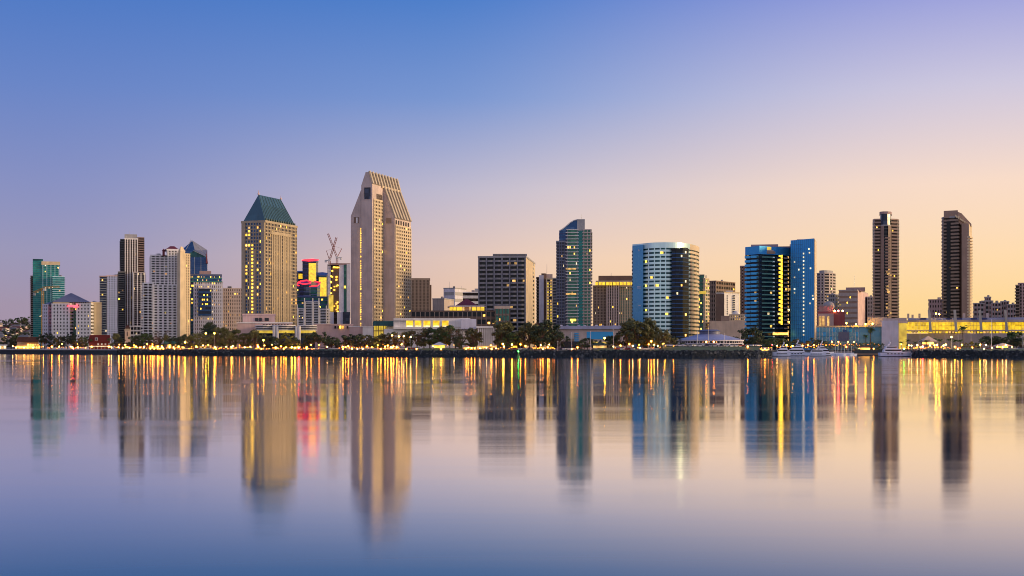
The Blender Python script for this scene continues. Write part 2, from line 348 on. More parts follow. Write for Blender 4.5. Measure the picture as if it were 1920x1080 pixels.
def water_material():
    """long-exposure bay water: a calm mirror at grazing angles, blue body towards the viewer, faint wind lanes"""
    m = bpy.data.materials.new('bay_water'); m.use_nodes = True; nt = m.node_tree; nt.nodes.clear(); N = nt.nodes.new; L = nt.links.new
    tc = N('ShaderNodeTexCoord')
    mp = N('ShaderNodeMapping'); mp.inputs['Scale'].default_value = (0.004, 0.045, 1); L(tc.outputs['Object'], mp.inputs[0])
    n = N('ShaderNodeTexNoise'); n.inputs['Scale'].default_value = 1.0; n.inputs['Detail'].default_value = 5; n.inputs['Roughness'].default_value = 0.6; L(mp.outputs[0], n.inputs[0])
    mr = N('ShaderNodeMapRange'); L(n.outputs[0], mr.inputs[0]); mr.inputs[1].default_value = 0.34; mr.inputs[2].default_value = 0.7; mr.inputs[3].default_value = 0.062; mr.inputs[4].default_value = 0.135
    mp3 = N('ShaderNodeMapping'); mp3.inputs['Scale'].default_value = (0.006, 0.06, 1); mp3.inputs['Location'].default_value = (3.1, 7.7, 0); L(tc.outputs['Object'], mp3.inputs[0])
    n3 = N('ShaderNodeTexNoise'); n3.inputs['Scale'].default_value = 1.0; n3.inputs['Detail'].default_value = 5; n3.inputs['Distortion'].default_value = 0.8; L(mp3.outputs[0], n3.inputs[0])
    ln = N('ShaderNodeMapRange'); ln.interpolation_type = 'SMOOTHSTEP'; L(n3.outputs[0], ln.inputs[0]); ln.inputs[1].default_value = 0.57; ln.inputs[2].default_value = 0.68; ln.inputs[3].default_value = 0.0; ln.inputs[4].default_value = 0.028
    ad = N('ShaderNodeMath'); L(mr.outputs[0], ad.inputs[0]); L(ln.outputs[0], ad.inputs[1])
    mp2 = N('ShaderNodeMapping'); mp2.inputs['Scale'].default_value = (0.02, 0.16, 1); L(tc.outputs['Object'], mp2.inputs[0])
    n2 = N('ShaderNodeTexNoise'); n2.inputs['Scale'].default_value = 1.0; n2.inputs['Detail'].default_value = 3; L(mp2.outputs[0], n2.inputs[0])
    bp = N('ShaderNodeBump'); bp.inputs['Strength'].default_value = 1.0; bp.inputs['Distance'].default_value = 0.012; L(n2.outputs[0], bp.inputs['Height'])
    gl = N('ShaderNodeBsdfGlossy'); gl.distribution = 'BECKMANN'; gl.inputs['Color'].default_value = (1, 0.965, 0.94, 1); L(ad.outputs[0], gl.inputs['Roughness']); L(bp.outputs[0], gl.inputs['Normal'])
    df = N('ShaderNodeBsdfDiffuse'); df.inputs['Color'].default_value = (0.008, 0.15, 0.32, 1)
    lw = N('ShaderNodeLayerWeight'); lw.inputs['Blend'].default_value = 0.5
    fr = N('ShaderNodeMapRange'); fr.interpolation_type = 'SMOOTHSTEP'; L(lw.outputs['Facing'], fr.inputs[0]); fr.inputs[1].default_value = 0.795; fr.inputs[2].default_value = 0.935; fr.inputs[3].default_value = 0.15; fr.inputs[4].default_value = 0.95
    mx = N('ShaderNodeMixShader'); L(fr.outputs[0], mx.inputs[0]); L(df.outputs[0], mx.inputs[1]); L(gl.outputs[0], mx.inputs[2])
    out = N('ShaderNodeOutputMaterial'); L(mx.outputs[0], out.inputs[0])
    return m
M['water'] = water_material()
struct('water', MB().poly([(-2500, -400, 0), (2500, -400, 0), (2500, 1500, 0), (-2500, 1500, 0)]), 'water')

def ground_material():
    m, nt, bs = nodes('quay_ground'); N = nt.nodes.new; L = nt.links.new
    tc = N('ShaderNodeTexCoord')
    n = N('ShaderNodeTexNoise'); n.inputs['Scale'].default_value = 0.03; n.inputs['Detail'].default_value = 6; L(tc.outputs['Object'], n.inputs[0])
    cr = N('ShaderNodeValToRGB'); e = cr.color_ramp.elements
    e[0].position = 0.45; e[0].color = (0.045, 0.075, 0.018, 1); e[1].position = 0.58; e[1].color = (0.20, 0.18, 0.16, 1)
    L(n.outputs[0], cr.inputs[0]); L(cr.outputs[0], bs.inputs['Base Color']); bs.inputs['Roughness'].default_value = 0.95
    return m
M['ground'] = ground_material()
M['grass'] = wall('lawn', (0.075, 0.115, 0.028), amt=0.4, scale=0.25)
M['pave'] = wall('promenade_paving', (0.46, 0.42, 0.40))
M['rock'] = wall('wet_granite', (0.022, 0.030, 0.034), amt=0.5, scale=0.7, rough=0.8)
M['rock_pale'] = wall('dry_granite', (0.12, 0.125, 0.125), amt=0.5, scale=0.7, rough=0.85)
M['hill'] = wall('hillside_scrub', (0.07, 0.062, 0.05), amt=0.5, scale=0.02)
edge = [(px, shore(px)) for px in sorted(set([p for p, _ in SHORE] + list(range(-700, 2701, 20))))]
SET = 5.0                                     # the bank is this deep
g = MB()
for (p, Y), (q, W) in zip(edge, edge[1:]):
    a, b = P(p, Y + SET), P(q, W + SET)
    fa = (a[0] * 7000 / a[1], 7000, G); fb = (b[0] * 7000 / b[1], 7000, G)
    g.poly([(*a, G), (*b, G), fb, fa])
struct('ground', g, 'ground')
bank = MB()
for (p, Y), (q, W) in zip(edge, edge[1:]):
    if q <= 215: continue
    bank.poly([(*P(p, Y), -1.2), (*P(q, W), -1.2), (*P(q, W + SET), G + 0.02), (*P(p, Y + SET), G + 0.02)])
struct('shore_bank', bank, 'rock')
sw = MB(); cop = MB()
for (p, Y), (q, W) in zip(edge, edge[1:]):
    if q > 220: continue
    sw.poly([(*P(p, Y + 1), -1.2), (*P(q, W + 1), -1.2), (*P(q, W + 1), G), (*P(p, Y + 1), G)])
    cop.prism([P(p, Y + 0.4), P(q, W + 0.4), P(q, W + 9), P(p, Y + 9)], G - 0.35, G + 0.35)
struct('sea_wall', sw, 'rock')
struct('promenade_edge', cop, 'pave')
lawn = MB()
for a, b, up in ((225, 640, 1.3), (690, 1000, 1.3), (1120, 1240, 1.3), (1240, 1425, 2.3), (1770, 2300, 1.3)):
    k = list(range(a, b, 20)) + [b]
    for p, q in zip(k, k[1:]): lawn.poly([(*P(p, shore(p) + 5.4), G + 0.05), (*P(q, shore(q) + 5.4), G + 0.05), (*P(q, shore(q) + 34), G + up), (*P(p, shore(p) + 34), G + up)])
struct('lawn', lawn, 'grass')
# boulders of the bank: far past counting, a few pixels each
rk = MB(); rk2 = MB(); rr = random.Random(3)
for i in range(6500):
    px = rr.uniform(222, 2000)
    if 1452 < px < 1704: continue
    t = rr.random() ** 0.8; Y = shore(px) + t * SET - 0.3; x = X(px, Y); z = -0.5 + t * (G + 0.6); s = rr.uniform(0.35, 0.95)
    m = rk2 if (rr.random() < (0.02 + 0.3 * t * t + (0.3 if 1080 < px < 1120 or 1395 < px < 1450 else 0))) else rk
    v = []
    for q in ((-1, -1, -1), (1, -1, -1), (1, 1, -1), (-1, 1, -1), (-.7, -.7, 1), (.7, -.7, 1), (.7, .7, 1), (-.7, .7, 1)):
        v.append((x + q[0] * s * rr.uniform(.5, 1), Y + q[1] * s * rr.uniform(.5, 1), z + q[2] * s * rr.uniform(.4, .8)))
    n = len(m.v); m.v += v; m.f += [tuple(n + k for k in f) for f in ((0, 1, 5, 4), (1, 2, 6, 5), (2, 3, 7, 6), (3, 0, 4, 7), (4, 5, 6, 7))]
for nm, m, mt, lb in (('rocks', rk, 'rock', 'dark wet boulders piled along the waterline'), ('rocks', rk2, 'rock_pale', 'pale dry boulders scattered over the shore bank')):
    o = link(nm, m.mesh(nm, mt)); o['kind'] = 'stuff'; tag(o, lb, 'rocks')

hill = MB(); HN = 26
def hill_z(px, k): 
    base = interp([(-500, 16), (-60, 50), (10, 44), (45, 40), (75, 30), (110, 12), (170, 2)], px)
    return G + base * (k / 5.0) ** 0.8 + 1.5 * math.sin(px * 0.31 + k)
for j in range(6):
    for i in range(HN): hill.v.append((X(-500 + i * 28, 1800 + j * 110), 1800 + j * 110, hill_z(-500 + i * 28, j) if j else G - 1))
hill.f = [(j * HN + i, j * HN + i + 1, (j + 1) * HN + i + 1, (j + 1) * HN + i) for j in range(5) for i in range(HN - 1)]
struct('hill', hill, 'hill')
# ------------------------------------------------------------------ buildings, from the west end of the skyline
# teal glass tower
q = front(62, 111, 1700, 28)
b = building('apartment_tower', 'teal glass apartment tower with cream crown behind a yellow crane', q, 'tower')
tower(b, front(62, 80, 1694, 24), Z(489, 1700), nf=44, core='teal_glass', band='teal_panel', bf=0.3, bo=0.5, cap='teal_dark', caph=2, units=0)
tower(b, front(80, 111, 1698, 26), Z(497, 1700), nf=42, core='teal_glass', band='teal_panel', bf=0.4, bo=0.3, pier='aqua_panel', piers={0: 4}, pw=0.6, cap=None, units=0, lit={0: (9, 0.03)})
b.part('crown', MB().prism(offset(front(79, 111.5, 1698, 26), 0.8), Z(497, 1700), Z(490.5, 1700)), 'cream')
tower(b, front(99, 121, 1684, 20), Z(519.5, 1684), nf=34, core='teal_glass', band='aqua_panel', bf=0.22, bo=0.9, cap='same', caph=1, units=1, lit={0: (6, 0.03)})
tower(b, front(57.5, 62, 1700, 16), Z(518, 1700), nf=36, core='brown_glass', band='pink', bf=0.2, bo=1.0, caph=1, units=0)

def lattice(m, a, c, w, n, r=0.16):
    a, c = Vector(a), Vector(c); d = (c - a); u = Vector((d.z, 0, -d.x)).normalized() * (w / 2); v = Vector((0, w / 2, 0))
    co = [u + v, u - v, -u - v, -u + v]
    for k in co: m.tube(a + k, c + k, r, r, 4)
    for i in range(n):
        p, q = a + d * (i / n), a + d * ((i + 1) / n)
        for j in range(4): m.tube(p + co[j], q + co[(j + 1) % 4], r * 0.7, r * 0.7, 4)
    return m
def hammer_crane():
    Y = 1500; b = Thing('tower_crane', 'yellow hammerhead construction crane before the teal glass tower', 'crane', (X(80, Y), Y, G))
    x = X(80, Y); zt = Z(541, Y)
    b.part('mast', lattice(MB(), (x, Y, G), (x, Y, zt), 2.2, 34, 0.22), 'crane_yellow')
    b.part('jib', lattice(MB(), (x, Y, zt + 1), (X(111, Y), Y, zt + 2), 1.8, 14, 0.22), 'crane_yellow')
    b.part('counter_jib', lattice(MB(), (X(63, Y), Y, Z(549, Y)), (x, Y, zt), 1.8, 7, 0.22), 'crane_yellow')
    b.part('counterweight', MB().abox(X(63, Y), X(66, Y), Y - 1.2, Y + 1.2, Z(554, Y), Z(549, Y)), 'grey')
    b.part('cab', MB().abox(x + 1.2, x + 3.6, Y - 1.4, Y + 1.2, zt - 2.6, zt), 'white')
    me = MB().ball((0, 0, 0), 0.5, 6, 4).mesh('work_light', 'lit3')
    for p, z in ((80, 552), (78, 592), (76, 593), (86, 540), (93, 540), (99, 539.5), (72, 548)): b.rep('work_light', me, (X(p, Y) - b.org[0], -1.6, Z(z, Y) - G))
hammer_crane()

# white hotel with blue pyramid roof
q = corner(97, 171, 190, 1320, 6)
b = building('pyramid_roof_hotel', 'white hotel block with slate blue pyramid roof and green glazed centre bay', q, 'hotel')
zt = Z(571, 1320)
tower(b, corner(97, 131, 137, 1320, 3), zt, nf=13, core='black', band='white', bf=0.5, pier='white', piers={0: 5}, pw=2.0, po=0.32, units=0, lit={0: (5, 0.03)})
tower(b, corner(143, 170, 176, 1317, 3), zt, nf=13, core='black', band='white', bf=0.5, pier='white', piers={0: 4}, pw=1.9, po=0.32, units=0, lit={0: (4, 0.03)})
tower(b, front(130, 144, 1330, 14), Z(577, 1330), nf=13, core='green_glass', band='green_seam', bf=0.3, bo=0.25, pier='green_seam', piers={0: 3}, pw=0.5, units=0, lit={0: (4, 0.08)}, cap='neon_dim', caph=1.6, capo=0.7)
tower(b, corner(80, 90, 99, 1335, 4), Z(572, 1335), nf=13, core='dark_glass', band='white_lilac', bf=0.5, pier='white_lilac', piers={0: 2, 1: 3}, pw=1.3, po=0.32, units=0)
tower(b, corner(169, 171, 190, 1322, 30), Z(568, 1322), nf=14, core='brown_glass', band='cream', bf=0.55, pier='cream', piers={0: 1, 1: 5}, pw=3.2, po=0.32, units=0, lit={1: (5, 0.55)}, lits=['lit2', 'litdim'])  # warm light on this face is put into its cream walls
pq = front(99, 168, 1328, 20); ph = offset(pq, 1.2); c = centre(ph)
b.part('penthouse', MB().prism(pq, Z(573, 1328), Z(566.5, 1328)), 'cream')
me = MB().box((0, 0), (1, 0), (0, 1), 0, 2.4, 0.7, 0.15).mesh('arch_window', 'dark_glass')
for k in range(15): b.rep('arch_window', me, (X(108 + k * 3.9, 1326.5) - b.org[0], 1326.5 + (centre(pq)[1] - 1338) * 0 + (7.3 - k * 1.0) * 0.6 - b.org[1], Z(571.5, 1328) - G))
r = b.part('roof', MB().prism(ph, Z(566.5, 1328), Z(549, 1328), top=[(c[0] + (p[0] - c[0]) * 0.04, c[1] + (p[1] - c[1]) * 0.04) for p in ph]), 'blue_roof')
b.part('side_roof', MB().prism(offset(corner(80, 90, 99, 1335, 4), 0.6), Z(572, 1335), Z(565, 1335), top=[(P(95, 1342))] * 4), 'blue_roof')
b.part('side_roof', MB().prism(offset(corner(171, 177, 190, 1325, 30), 0.4), Z(568, 1325), Z(563, 1325), top=[(P(175, 1340))] * 4), 'blue_roof')
b.part('roof_sign', MB().box(P(136.5, 1316), (1, 0.0), (0, 1), Z(575, 1316), Z(572, 1316), 5.2, 0.3), 'neon_dim')

# blue and lilac tower
q = front(187, 223, 1600, 24)
b = building('apartment_tower', 'slim tower half navy glass and half pale lilac grid beside the white hotel', q, 'tower')
tower(b, front(187, 200.5, 1598, 22), Z(519, 1600), nf=30, core='navy_glass', band='grey_blue', bf=0.25, bo=0.25, cap='mauve', units=0, lit={0: (4, 0.03)})
tower(b, front(200, 223, 1602, 24), Z(518, 1600), nf=32, core='navy_glass', band='pale_blue', bf=0.42, pier='pale_blue', piers={0: 7}, pw=1.1, po=0.6, units=1, cap='pink')

# tall dark condo tower
Y = 1450; q = front(223, 271, Y, 30)
b = building('condo_tower', 'tall slim dark condo tower with white vertical ribs and grey roof box', q, 'tower')
tower(b, front(226, 236, Y + 2, 26), Z(449, Y), nf=48, core='black_glass', band='grey_dark', bf=0.28, bo=1.0, units=0, caph=0.8)
tower(b, front(234, 258.5, Y - 1, 28), Z(449, Y), nf=48, core='brown_glass', band='bronze', bf=0.25, bo=0.2, pier='white', piers={0: 5}, pw=1.0, po=0.5, units=0, cap='white', caph=1.4, lit={0: (10, 0.012)})
tower(b, front(258, 270, Y + 2, 28), Z(446.5, Y), nf=48, core='brown_glass', band='bronze', bf=0.42, bo=0.5, units=0)
tower(b, front(221.5, 235, Y - 5, 20), Z(511, Y - 5), nf=36, core='black_glass', band='grey_dark', bf=0.28, bo=1.0, units=0, lit={0: (4, 0.02)})
tower(b, front(250, 272, Y - 6, 20), Z(512, Y - 6), nf=36, core='dark_glass', band='beige_dark', bf=0.24, bo=0.8, pier='white', piers={0: 3}, pw=0.9, po=1.1, units=0, lit={0: (6, 0.03)})
b.part('roof_box', MB().prism(front(233.5, 257, Y + 2, 18), Z(449, Y), Z(439, Y)), 'grey')
mast(b, 243, 434, 439, Y + 6)
tower(b, front(238, 300, Y - 60, 24), Z(613, Y - 60), nf=5, core='dark_glass', band='white', bf=0.32, bo=0.7, pier='white', piers={0: 10}, pw=0.7, po=0.8, units=0, lit={0: (12, 0.06)})

# white condos with red roof
Y = 1340; q = front(268, 356, Y, 30)
b = building('condo_tower', 'white banded condo tower with dark red hipped roof and golden end bay', q, 'tower')
tower(b, front(282, 318, Y, 26), Z(480, Y), nf=38, core='brown_glass', band='white', bf=0.5, bo=0.9, pier='white', piers={0: 4}, pw=1.4, po=0.6, units=1, lit={0: (8, 0.025)})
tower(b, front(314, 334, Y - 4, 26), Z(471, Y), nf=40, core='brown_glass', band='white', bf=0.45, bo=0.7, pier='white', piers={0: 3}, pw=1.6, po=0.9, units=0, lit={0: (4, 0.03)})
tower(b, front(267.5, 288, Y - 8, 24), Z(533, Y), nf=24, core='brown_glass', band='white', bf=0.40, bo=1.2, pier='white', piers={0: 2}, pw=1.2, po=0.7, units=0, lit={0: (5, 0.04)})
tower(b, front(286, 334, Y - 10, 24), Z(536, Y), nf=24, core='brown_glass', band='white', bf=0.5, bo=0.9, pier='white', piers={0: 5}, pw=2.0, po=1.1, units=0, lit={0: (9, 0.025)})
eq = corner(333, 336, 356, Y - 14, 34)
tower(b, eq, Z(478, Y), nf=36, core='brown_glass', band='cream', bf=0.5, pier='cream', piers={0: 1, 1: 5}, pw=1.5, po=0.35, units=0, lit={1: (5, 0.06)}, lits=['lit2', 'litdim'])  # yellow light on the end bay is put into the cream colour
mid_bay = corner(334.5, 338, 347, Y - 17, 34)
b.part('gable_bay', MB().prism(mid_bay, G, Z(474, Y)), 'cream')
c = centre(mid_bay); b.part('gable_top', MB().prism(offset(mid_bay, 0.4), Z(474, Y), Z(464.5, Y), top=[((p[0] - c[0]) * 0.12 + c[0], (p[1] - c[1]) * 0.9 + c[1]) for p in offset(mid_bay, 0.4)]), 'cream')
me = MB().abox(-0.9, 0.9, -0.2, 0.2, 0, 6).mesh('arch_window', 'lit2')
rq = front(308, 337, Y - 2, 22); c = centre(rq)
b.part('attic', MB().prism(front(312, 335, Y - 2, 20), Z(473, Y), Z(467, Y)), 'white')
b.part('roof', MB().prism(offset(rq, 0.5), Z(469.5, Y), Z(460.5, Y), top=[(c[0] + (p[0] - c[0]) * 0.25, c[1] + (p[1] - c[1]) * 0.1) for p in rq]), 'maroon')
b.part('turret', MB().prism(front(304.5, 309, Y - 3, 6), Z(480, Y), Z(470, Y)), 'maroon')
b.part('turret_roof', MB().prism(offset(front(304.5, 309, Y - 3, 6), 0.4), Z(470, Y), Z(466, Y), top=[P(307, Y)] * 4), 'maroon')

# peaked glass tower
Y = 1900
q = front(340, 390, Y, 30)
b = building('office_tower', 'deep blue glass office tower with faceted pointed crown', q, 'tower')
cq = front(341, 389, Y, 34)
tower(b, cq, Z(482, Y), nf=44, core='blue_dark', band='navy_panel', bf=0.22, bo=0.15, pier='steel', piers={0: 4}, pw=0.6, po=0.3, cap=None, units=0)
zt0, zp = Z(482, Y), Z(450.5, Y)
m = Vector(P(361, Y + 4)); A, B_, C_, D_ = [Vector(p) for p in cq]
mid = (A + B_) / 2
b.part('roof_facet', MB().poly([(*A, zt0), (*mid, zt0 + 10), (m.x, m.y, zp), (*((A + D_) / 2), zt0 + 12)]), 'blue_dark')
b.part('roof_facet', MB().poly([(*mid, zt0 + 10), (*B_, zt0), (*((B_ + C_) / 2), zt0 + 12), (m.x, m.y, zp)]), 'blue_roof')
b.part('front_gable', MB().poly([(*A, zt0), (*B_, zt0), (*mid, zt0 + 10)]), 'teal_dark')
b.part('roof_facet', MB().poly([(*C_, zt0), (*D_, zt0), (*((A + D_) / 2), zt0 + 12), (m.x, m.y, zp), (*((B_ + C_) / 2), zt0 + 12)]), 'blue_dark')
sd = front(386, 390, Y - 4, 10); b.part('corner_spike', MB().prism(sd, Z(494, Y), Z(470, Y), top=[P(386.5, Y)] * 4), 'maroon')
for p0, r0, p1, r1 in ((341, 482, 358, 451), (359, 451, 388, 480), (341, 482, 363, 470), (363, 470, 388, 482)):
    b.part('roof_edge', MB().tube((X(p0, Y - 1), Y - 1, Z(r0, Y)), (X(p1, Y + 1), Y + 1, Z(r1, Y)), 0.5, 0.5, 5), 'steel')
mast(b, 358, 446, 451, Y + 4, 0.3)

# grey office with glass top
Y = 1400; q = front(356, 417, Y, 30)
b = building('office_block', 'pale grey office block with blue glass top storey and yellow lit windows', q, 'office')
tower(b, front(363, 417.5, Y, 30), Z(529, Y), nf=19, core='dark_glass', band='white_lilac', bf=0.42, pier='white_lilac', piers={0: 13}, pw=1.5, po=0.4, units=0, lit={0: (13, 0.26)}, lits=['lit2', 'lit2', 'litdim', 'lit3'])
tower(b, front(356, 364, Y - 3, 26), Z(520, Y), nf=21, core='teal_dark', band='navy_panel', bf=0.3, units=0, lit={0: (3, 0.25)}, lits=['lit2', 'green_seam'])
tower(b, front(372, 396.5, Y - 2.5, 6), Z(541, Y), zb=Z(592, Y), nf=6, core='navy_glass', band='blue_dark', bf=0.35, bo=0.2, units=0, cap='white_lilac', lit={0: (8, 0.12)}, lits=['lit2'])
tower(b, front(357, 415.5, Y - 1, 28), Z(516.5, Y), zb=Z(529, Y), nf=2, core='blue_dark', band='teal_panel', bf=0.3, bo=0.5, units=0, cap='blue_roof', caph=1.5, lit={0: (24, 0.7)}, lits=['lit2', 'green_seam', 'litdim'])
facade(b, 'plant_room', 374, 396, 508, 516, Y + 6, 12, 'mauve')

# low office
Y = 1440; q = front(417, 456, Y, 24)
b = building('office_block', 'lower beige office block of square windows beside the green-roofed tower', q, 'office')
tower(b, q, Z(542, Y), nf=17, core='dark_glass', band='beige', bf=0.42, pier='beige', piers={0: 9}, pw=1.5, po=0.42, units=1, lit={0: (9, 0.22)}, lits=['lit2', 'lit2', 'litdim'])

# green-roofed hotel tower
Y = 1060; q = corner(454, 497, 556, Y, 20)
b = building('hotel_tower', 'beige hotel tower with steep green copper roof and two spires', q, 'hotel')
zt = Z(417, Y)
tower(b, q, zt, nf=36, core='blue_dark', band='sand', bf=0.36, bo=0.35, pier='sand', piers={0: 8, 1: 22}, pw=0.8, po=0.55, units=0, caph=1.8, capo=0.7, lit={0: (8, 0.18), 1: (22, 0.08)}, lits=['lit', 'lit2', 'litdim', 'lit2'])
A, B_, C_, D_ = [Vector(p) for p in q]; u = (B_ - A).normalized(); v = (C_ - B_).normalized(); W = (B_ - A).length; V = (C_ - B_).length; nl = Vector((u.y, -u.x))
# corner pilasters, centre strip of lit windows
me = MB().box((0, 0), u, v, G, zt + 0.3, 1.6, 1.3).mesh('corner_pilaster', 'sand', (0, 0, G))
for p in (A + u * 1.7, B_ - u * 1.7): b.rep('corner_pilaster', me, (p.x - b.org[0], p.y - b.org[1], 0))
me = MB().box((0, 0), u, v, G, zt - 22, 1.1, 0.9).mesh('centre_pilaster', 'sand', (0, 0, G))
for t in (0.37, 0.56): p = A + u * (W * t); b.rep('centre_pilaster', me, (p.x - b.org[0], p.y - b.org[1], 0))
me = MB().box((0, 0), u, v, 0, 1.3, 0.7, 0.25).mesh('lit_window', 'lit2')
fh = (zt - G) / 36
for k in range(3, 30): p = A + u * (W * 0.465) + nl * 0.5; b.rep('lit_window', me, (p.x - b.org[0], p.y - b.org[1], k * fh + 0.4 * fh))
me = MB().box((0, 0), v, u, G + 14, zt - 9, 1.1, 0.9).mesh('deep_pilaster', 'sand', (0, 0, G))
for k in range(9): p = B_ + v * (V * (0.2 + 0.07 * k)) ; b.rep('deep_pilaster', me, (p.x - b.org[0], p.y - b.org[1], 0))
hb = B_ + v * (V * 0.48)
b.part('header_beam', MB().box((hb.x, hb.y), v, u, zt - 9, zt - 6.5, V * 0.32, 1.1), 'sand')
eav = [Vector(p) for p in offset(q, -0.8)]
zr1, zr2 = Z(362, Y), Z(360.5, Y)
E = [(e.x, e.y, zt + 1.9) for e in eav]
m1 = (eav[0] + eav[1]) / 2 + v * 7; m2 = (eav[2] + eav[3]) / 2 - v * 7
R1, R2 = (m1.x, m1.y, zr1), (m2.x, m2.y, zr1)
rf = b.part('roof', MB().poly([E[0], E[1], R1]).poly([E[1], E[2], R2, R1]).poly([E[2], E[3], R2]).poly([E[3], E[0], R1, R2]).poly([E[3], E[2], E[1], E[0]]), 'green_roof')
for k in range(17):
    t = (k + 0.5) / 17; p = Vector(E[1]).lerp(Vector(E[2]), t); r_ = Vector(R1).lerp(Vector(R2), t); nrm = Vector((v.y, -v.x, 0.3)) * 0.15
    b.part('roof_seam', MB().tube(p + nrm, p.lerp(r_, 0.62 if k % 2 else 0.98) + nrm, 0.22, 0.22, 4), 'green_seam', rf)
for p, h in ((R1, 4.0), (R2, 3.5)): b.part('spire', MB().tube(p, (p[0], p[1], p[2] + h), 0.55, 0.1, 6).ball((p[0], p[1], p[2] + 0.6), 0.9), 'pink', rf)
for k in range(13):
    t = (k + 0.5) / 13; p = Vector(E[1]).lerp(Vector(E[2]), t)
    b.part('dormer', MB().box((p.x + nl.x * 0, p.y), v, u, zt + 1.9, zt + 3.6, 0.7, 0.9), 'green_seam', rf)
# its podium
Y = 990; q = front(448, 548, Y, 40)
b = building('hotel_podium', 'stepped pinkish podium with round bay terraces below the green-roofed tower', q, 'podium')
tower(b, front(455, 516, Y + 20, 30), Z(590, Y), nf=1, core='pink', cap='pink', units=0)
for p0, p1, mt in ((471, 476, 'black'), (478, 484, 'black'), (485.5, 491, 'black'), (496, 504, 'black')): facade(b, 'window', p0, p1, 596, 602, Y + 19.2, 0.6, mt)
tower(b, front(445, 548, Y, 40), Z(606, Y), nf=1, core='pink', cap='white', units=0, caph=0.8)
for k in range(16): facade(b, 'window', 454 + k * 5.6, 457 + k * 5.6, 608, 612, Y - 0.3, 0.6, 'dark_glass')
for k, cxp in enumerate((497, 532, 576)):
    cc = P(cxp, Y - 8); rad = 7.2 if k != 1 else 9
    arc = [(cc[0] + rad * math.cos(a), cc[1] + rad * math.sin(a)) for a in [i * math.pi / 8 for i in range(16)]]
    tower(b, arc, Z(612, Y), nf=2, core='brown_glass', band='white', bf=0.4, bo=0.5, units=0, cap='white', caph=0.7, zb=Z(620, Y))
    b.part('lit_storey', MB().prism(offset(arc, -0.8), Z(625, Y), Z(620, Y)), 'goldlow')
    b.part('base_storey', MB().prism(offset(arc, -1.2), G, Z(625, Y)), 'navy_glass')
me = MB().tube((0, 0, 0), (0, 0, Z(612, Y - 16) - G), 1.2, 1.2, 8).mesh('column', 'white')
for p in (514, 520, 556, 561): b.rep('column', me, (X(p, Y - 16) - b.org[0], Y - 16 - b.org[1], 0))

# neon-rimmed hexagon towers
Y = 1520
b = Thing('office_tower', 'cluster of hexagonal navy office towers with red neon rims', 'tower', (X(586, Y), Y, G))
def hexa(px, w, Yc, zt, left='navy_glass', bright=None, rim=False, tilt=0.0):
    r = w / F * Yc / 2; c = P(px, Yc + r); pts = [(c[0] + r * math.cos(math.radians(a)), c[1] + r * math.sin(math.radians(a))) for a in (200, 265, 325, 25, 85, 145)]
    tower(b, pts, zt, nf=int((zt - G) / 4.2), core=left, band='navy_panel', bf=0.2, bo=0.12, units=0, cap=None, lit={0: (3, 0.03)})
    o1 = offset(pts, 0.3); y0 = min(p[1] for p in o1); y1 = max(p[1] for p in o1); zz = lambda p: zt + 0.4 + tilt * (p[1] - y0) / (y1 - y0)
    m = MB(); m.v = [(*p, zt - 0.5) for p in o1] + [(*p, zz(p)) for p in o1]; m.f = [tuple(range(6, 12))] + [(i, (i + 1) % 6, 6 + (i + 1) % 6, 6 + i) for i in range(6)]; b.part('slanted_top', m, 'navy_panel')
    if bright:
        a, d = Vector(pts[1]), Vector(pts[2]); uu = (d - a).normalized(); n_ = Vector((uu.y, -uu.x)); mm = (a + d) / 2 + n_ * 0.3
        b.part('lit_face', MB().box((mm.x, mm.y), uu, n_, zt - bright, zt - 2.0, (d - a).length / 2 * 0.94, 0.15), 'gold')  # brightness of the lit face is put in as a glowing panel
    if rim:
        o2 = offset(pts, 0.6); t = MB()
        for i in range(6): t.tube((*o2[i], zz(o2[i]) + 0.3), (*o2[(i + 1) % 6], zz(o2[(i + 1) % 6]) + 0.3), 0.5, 0.5, 6)
        b.part('neon_rim', t, 'neon')
    return pts
hexa(582, 30, Y, Z(490, Y), bright=38, rim=True, tilt=3)
hexa(562, 22, Y + 12, Z(509, Y), bright=8, tilt=2)
hexa(601, 31, Y + 10, Z(516, Y), bright=30, left='teal_dark', tilt=5)
h = hexa(578, 46, Y - 24, Z(541, Y), left='teal_dark', rim=True, tilt=9)
hexa(572, 22, Y - 30, Z(536, Y), left='navy_glass', rim=True, tilt=5)
tower(b, front(556, 620, Y - 40, 20), Z(560, Y), nf=14, core='teal_dark', band='navy_panel', bf=0.2, units=0, lit={0: (14, 0.04)})
# stepped white lattice block
Y = 1280
b = Thing('apartment_block', 'white slatted block with ziggurat stepped top below the neon-rimmed towers', 'apartments', (X(588, Y), Y, G))
for k, (p0, p1, top) in enumerate(((557.5, 571, 580), (571, 586.5, 567), (586.5, 598.5, 567), (598.5, 618, 581))):
    tower(b, front(p0, p1, Y + 0.4 * (k % 2), 18), Z(top, Y), nf=int((613 - top) / 2.9), zb=Z(613, Y), core='black_glass', band='white', bf=0.42, bo=0.8, pier='white', piers={0: 1}, pw=1.2, po=1.0, units=0, lit={0: (5, 0.02)})
for p, t0 in ((557.5, 571), (571, 559), (586.5, 559), (598, 559), (612, 573)): facade(b, 'fin', p - 1, p + 1, t0, 613, Y - 1.6, 2, 'white')
facade(b, 'base', 556, 620, 613, 640, Y - 0.5, 16, 'pink')

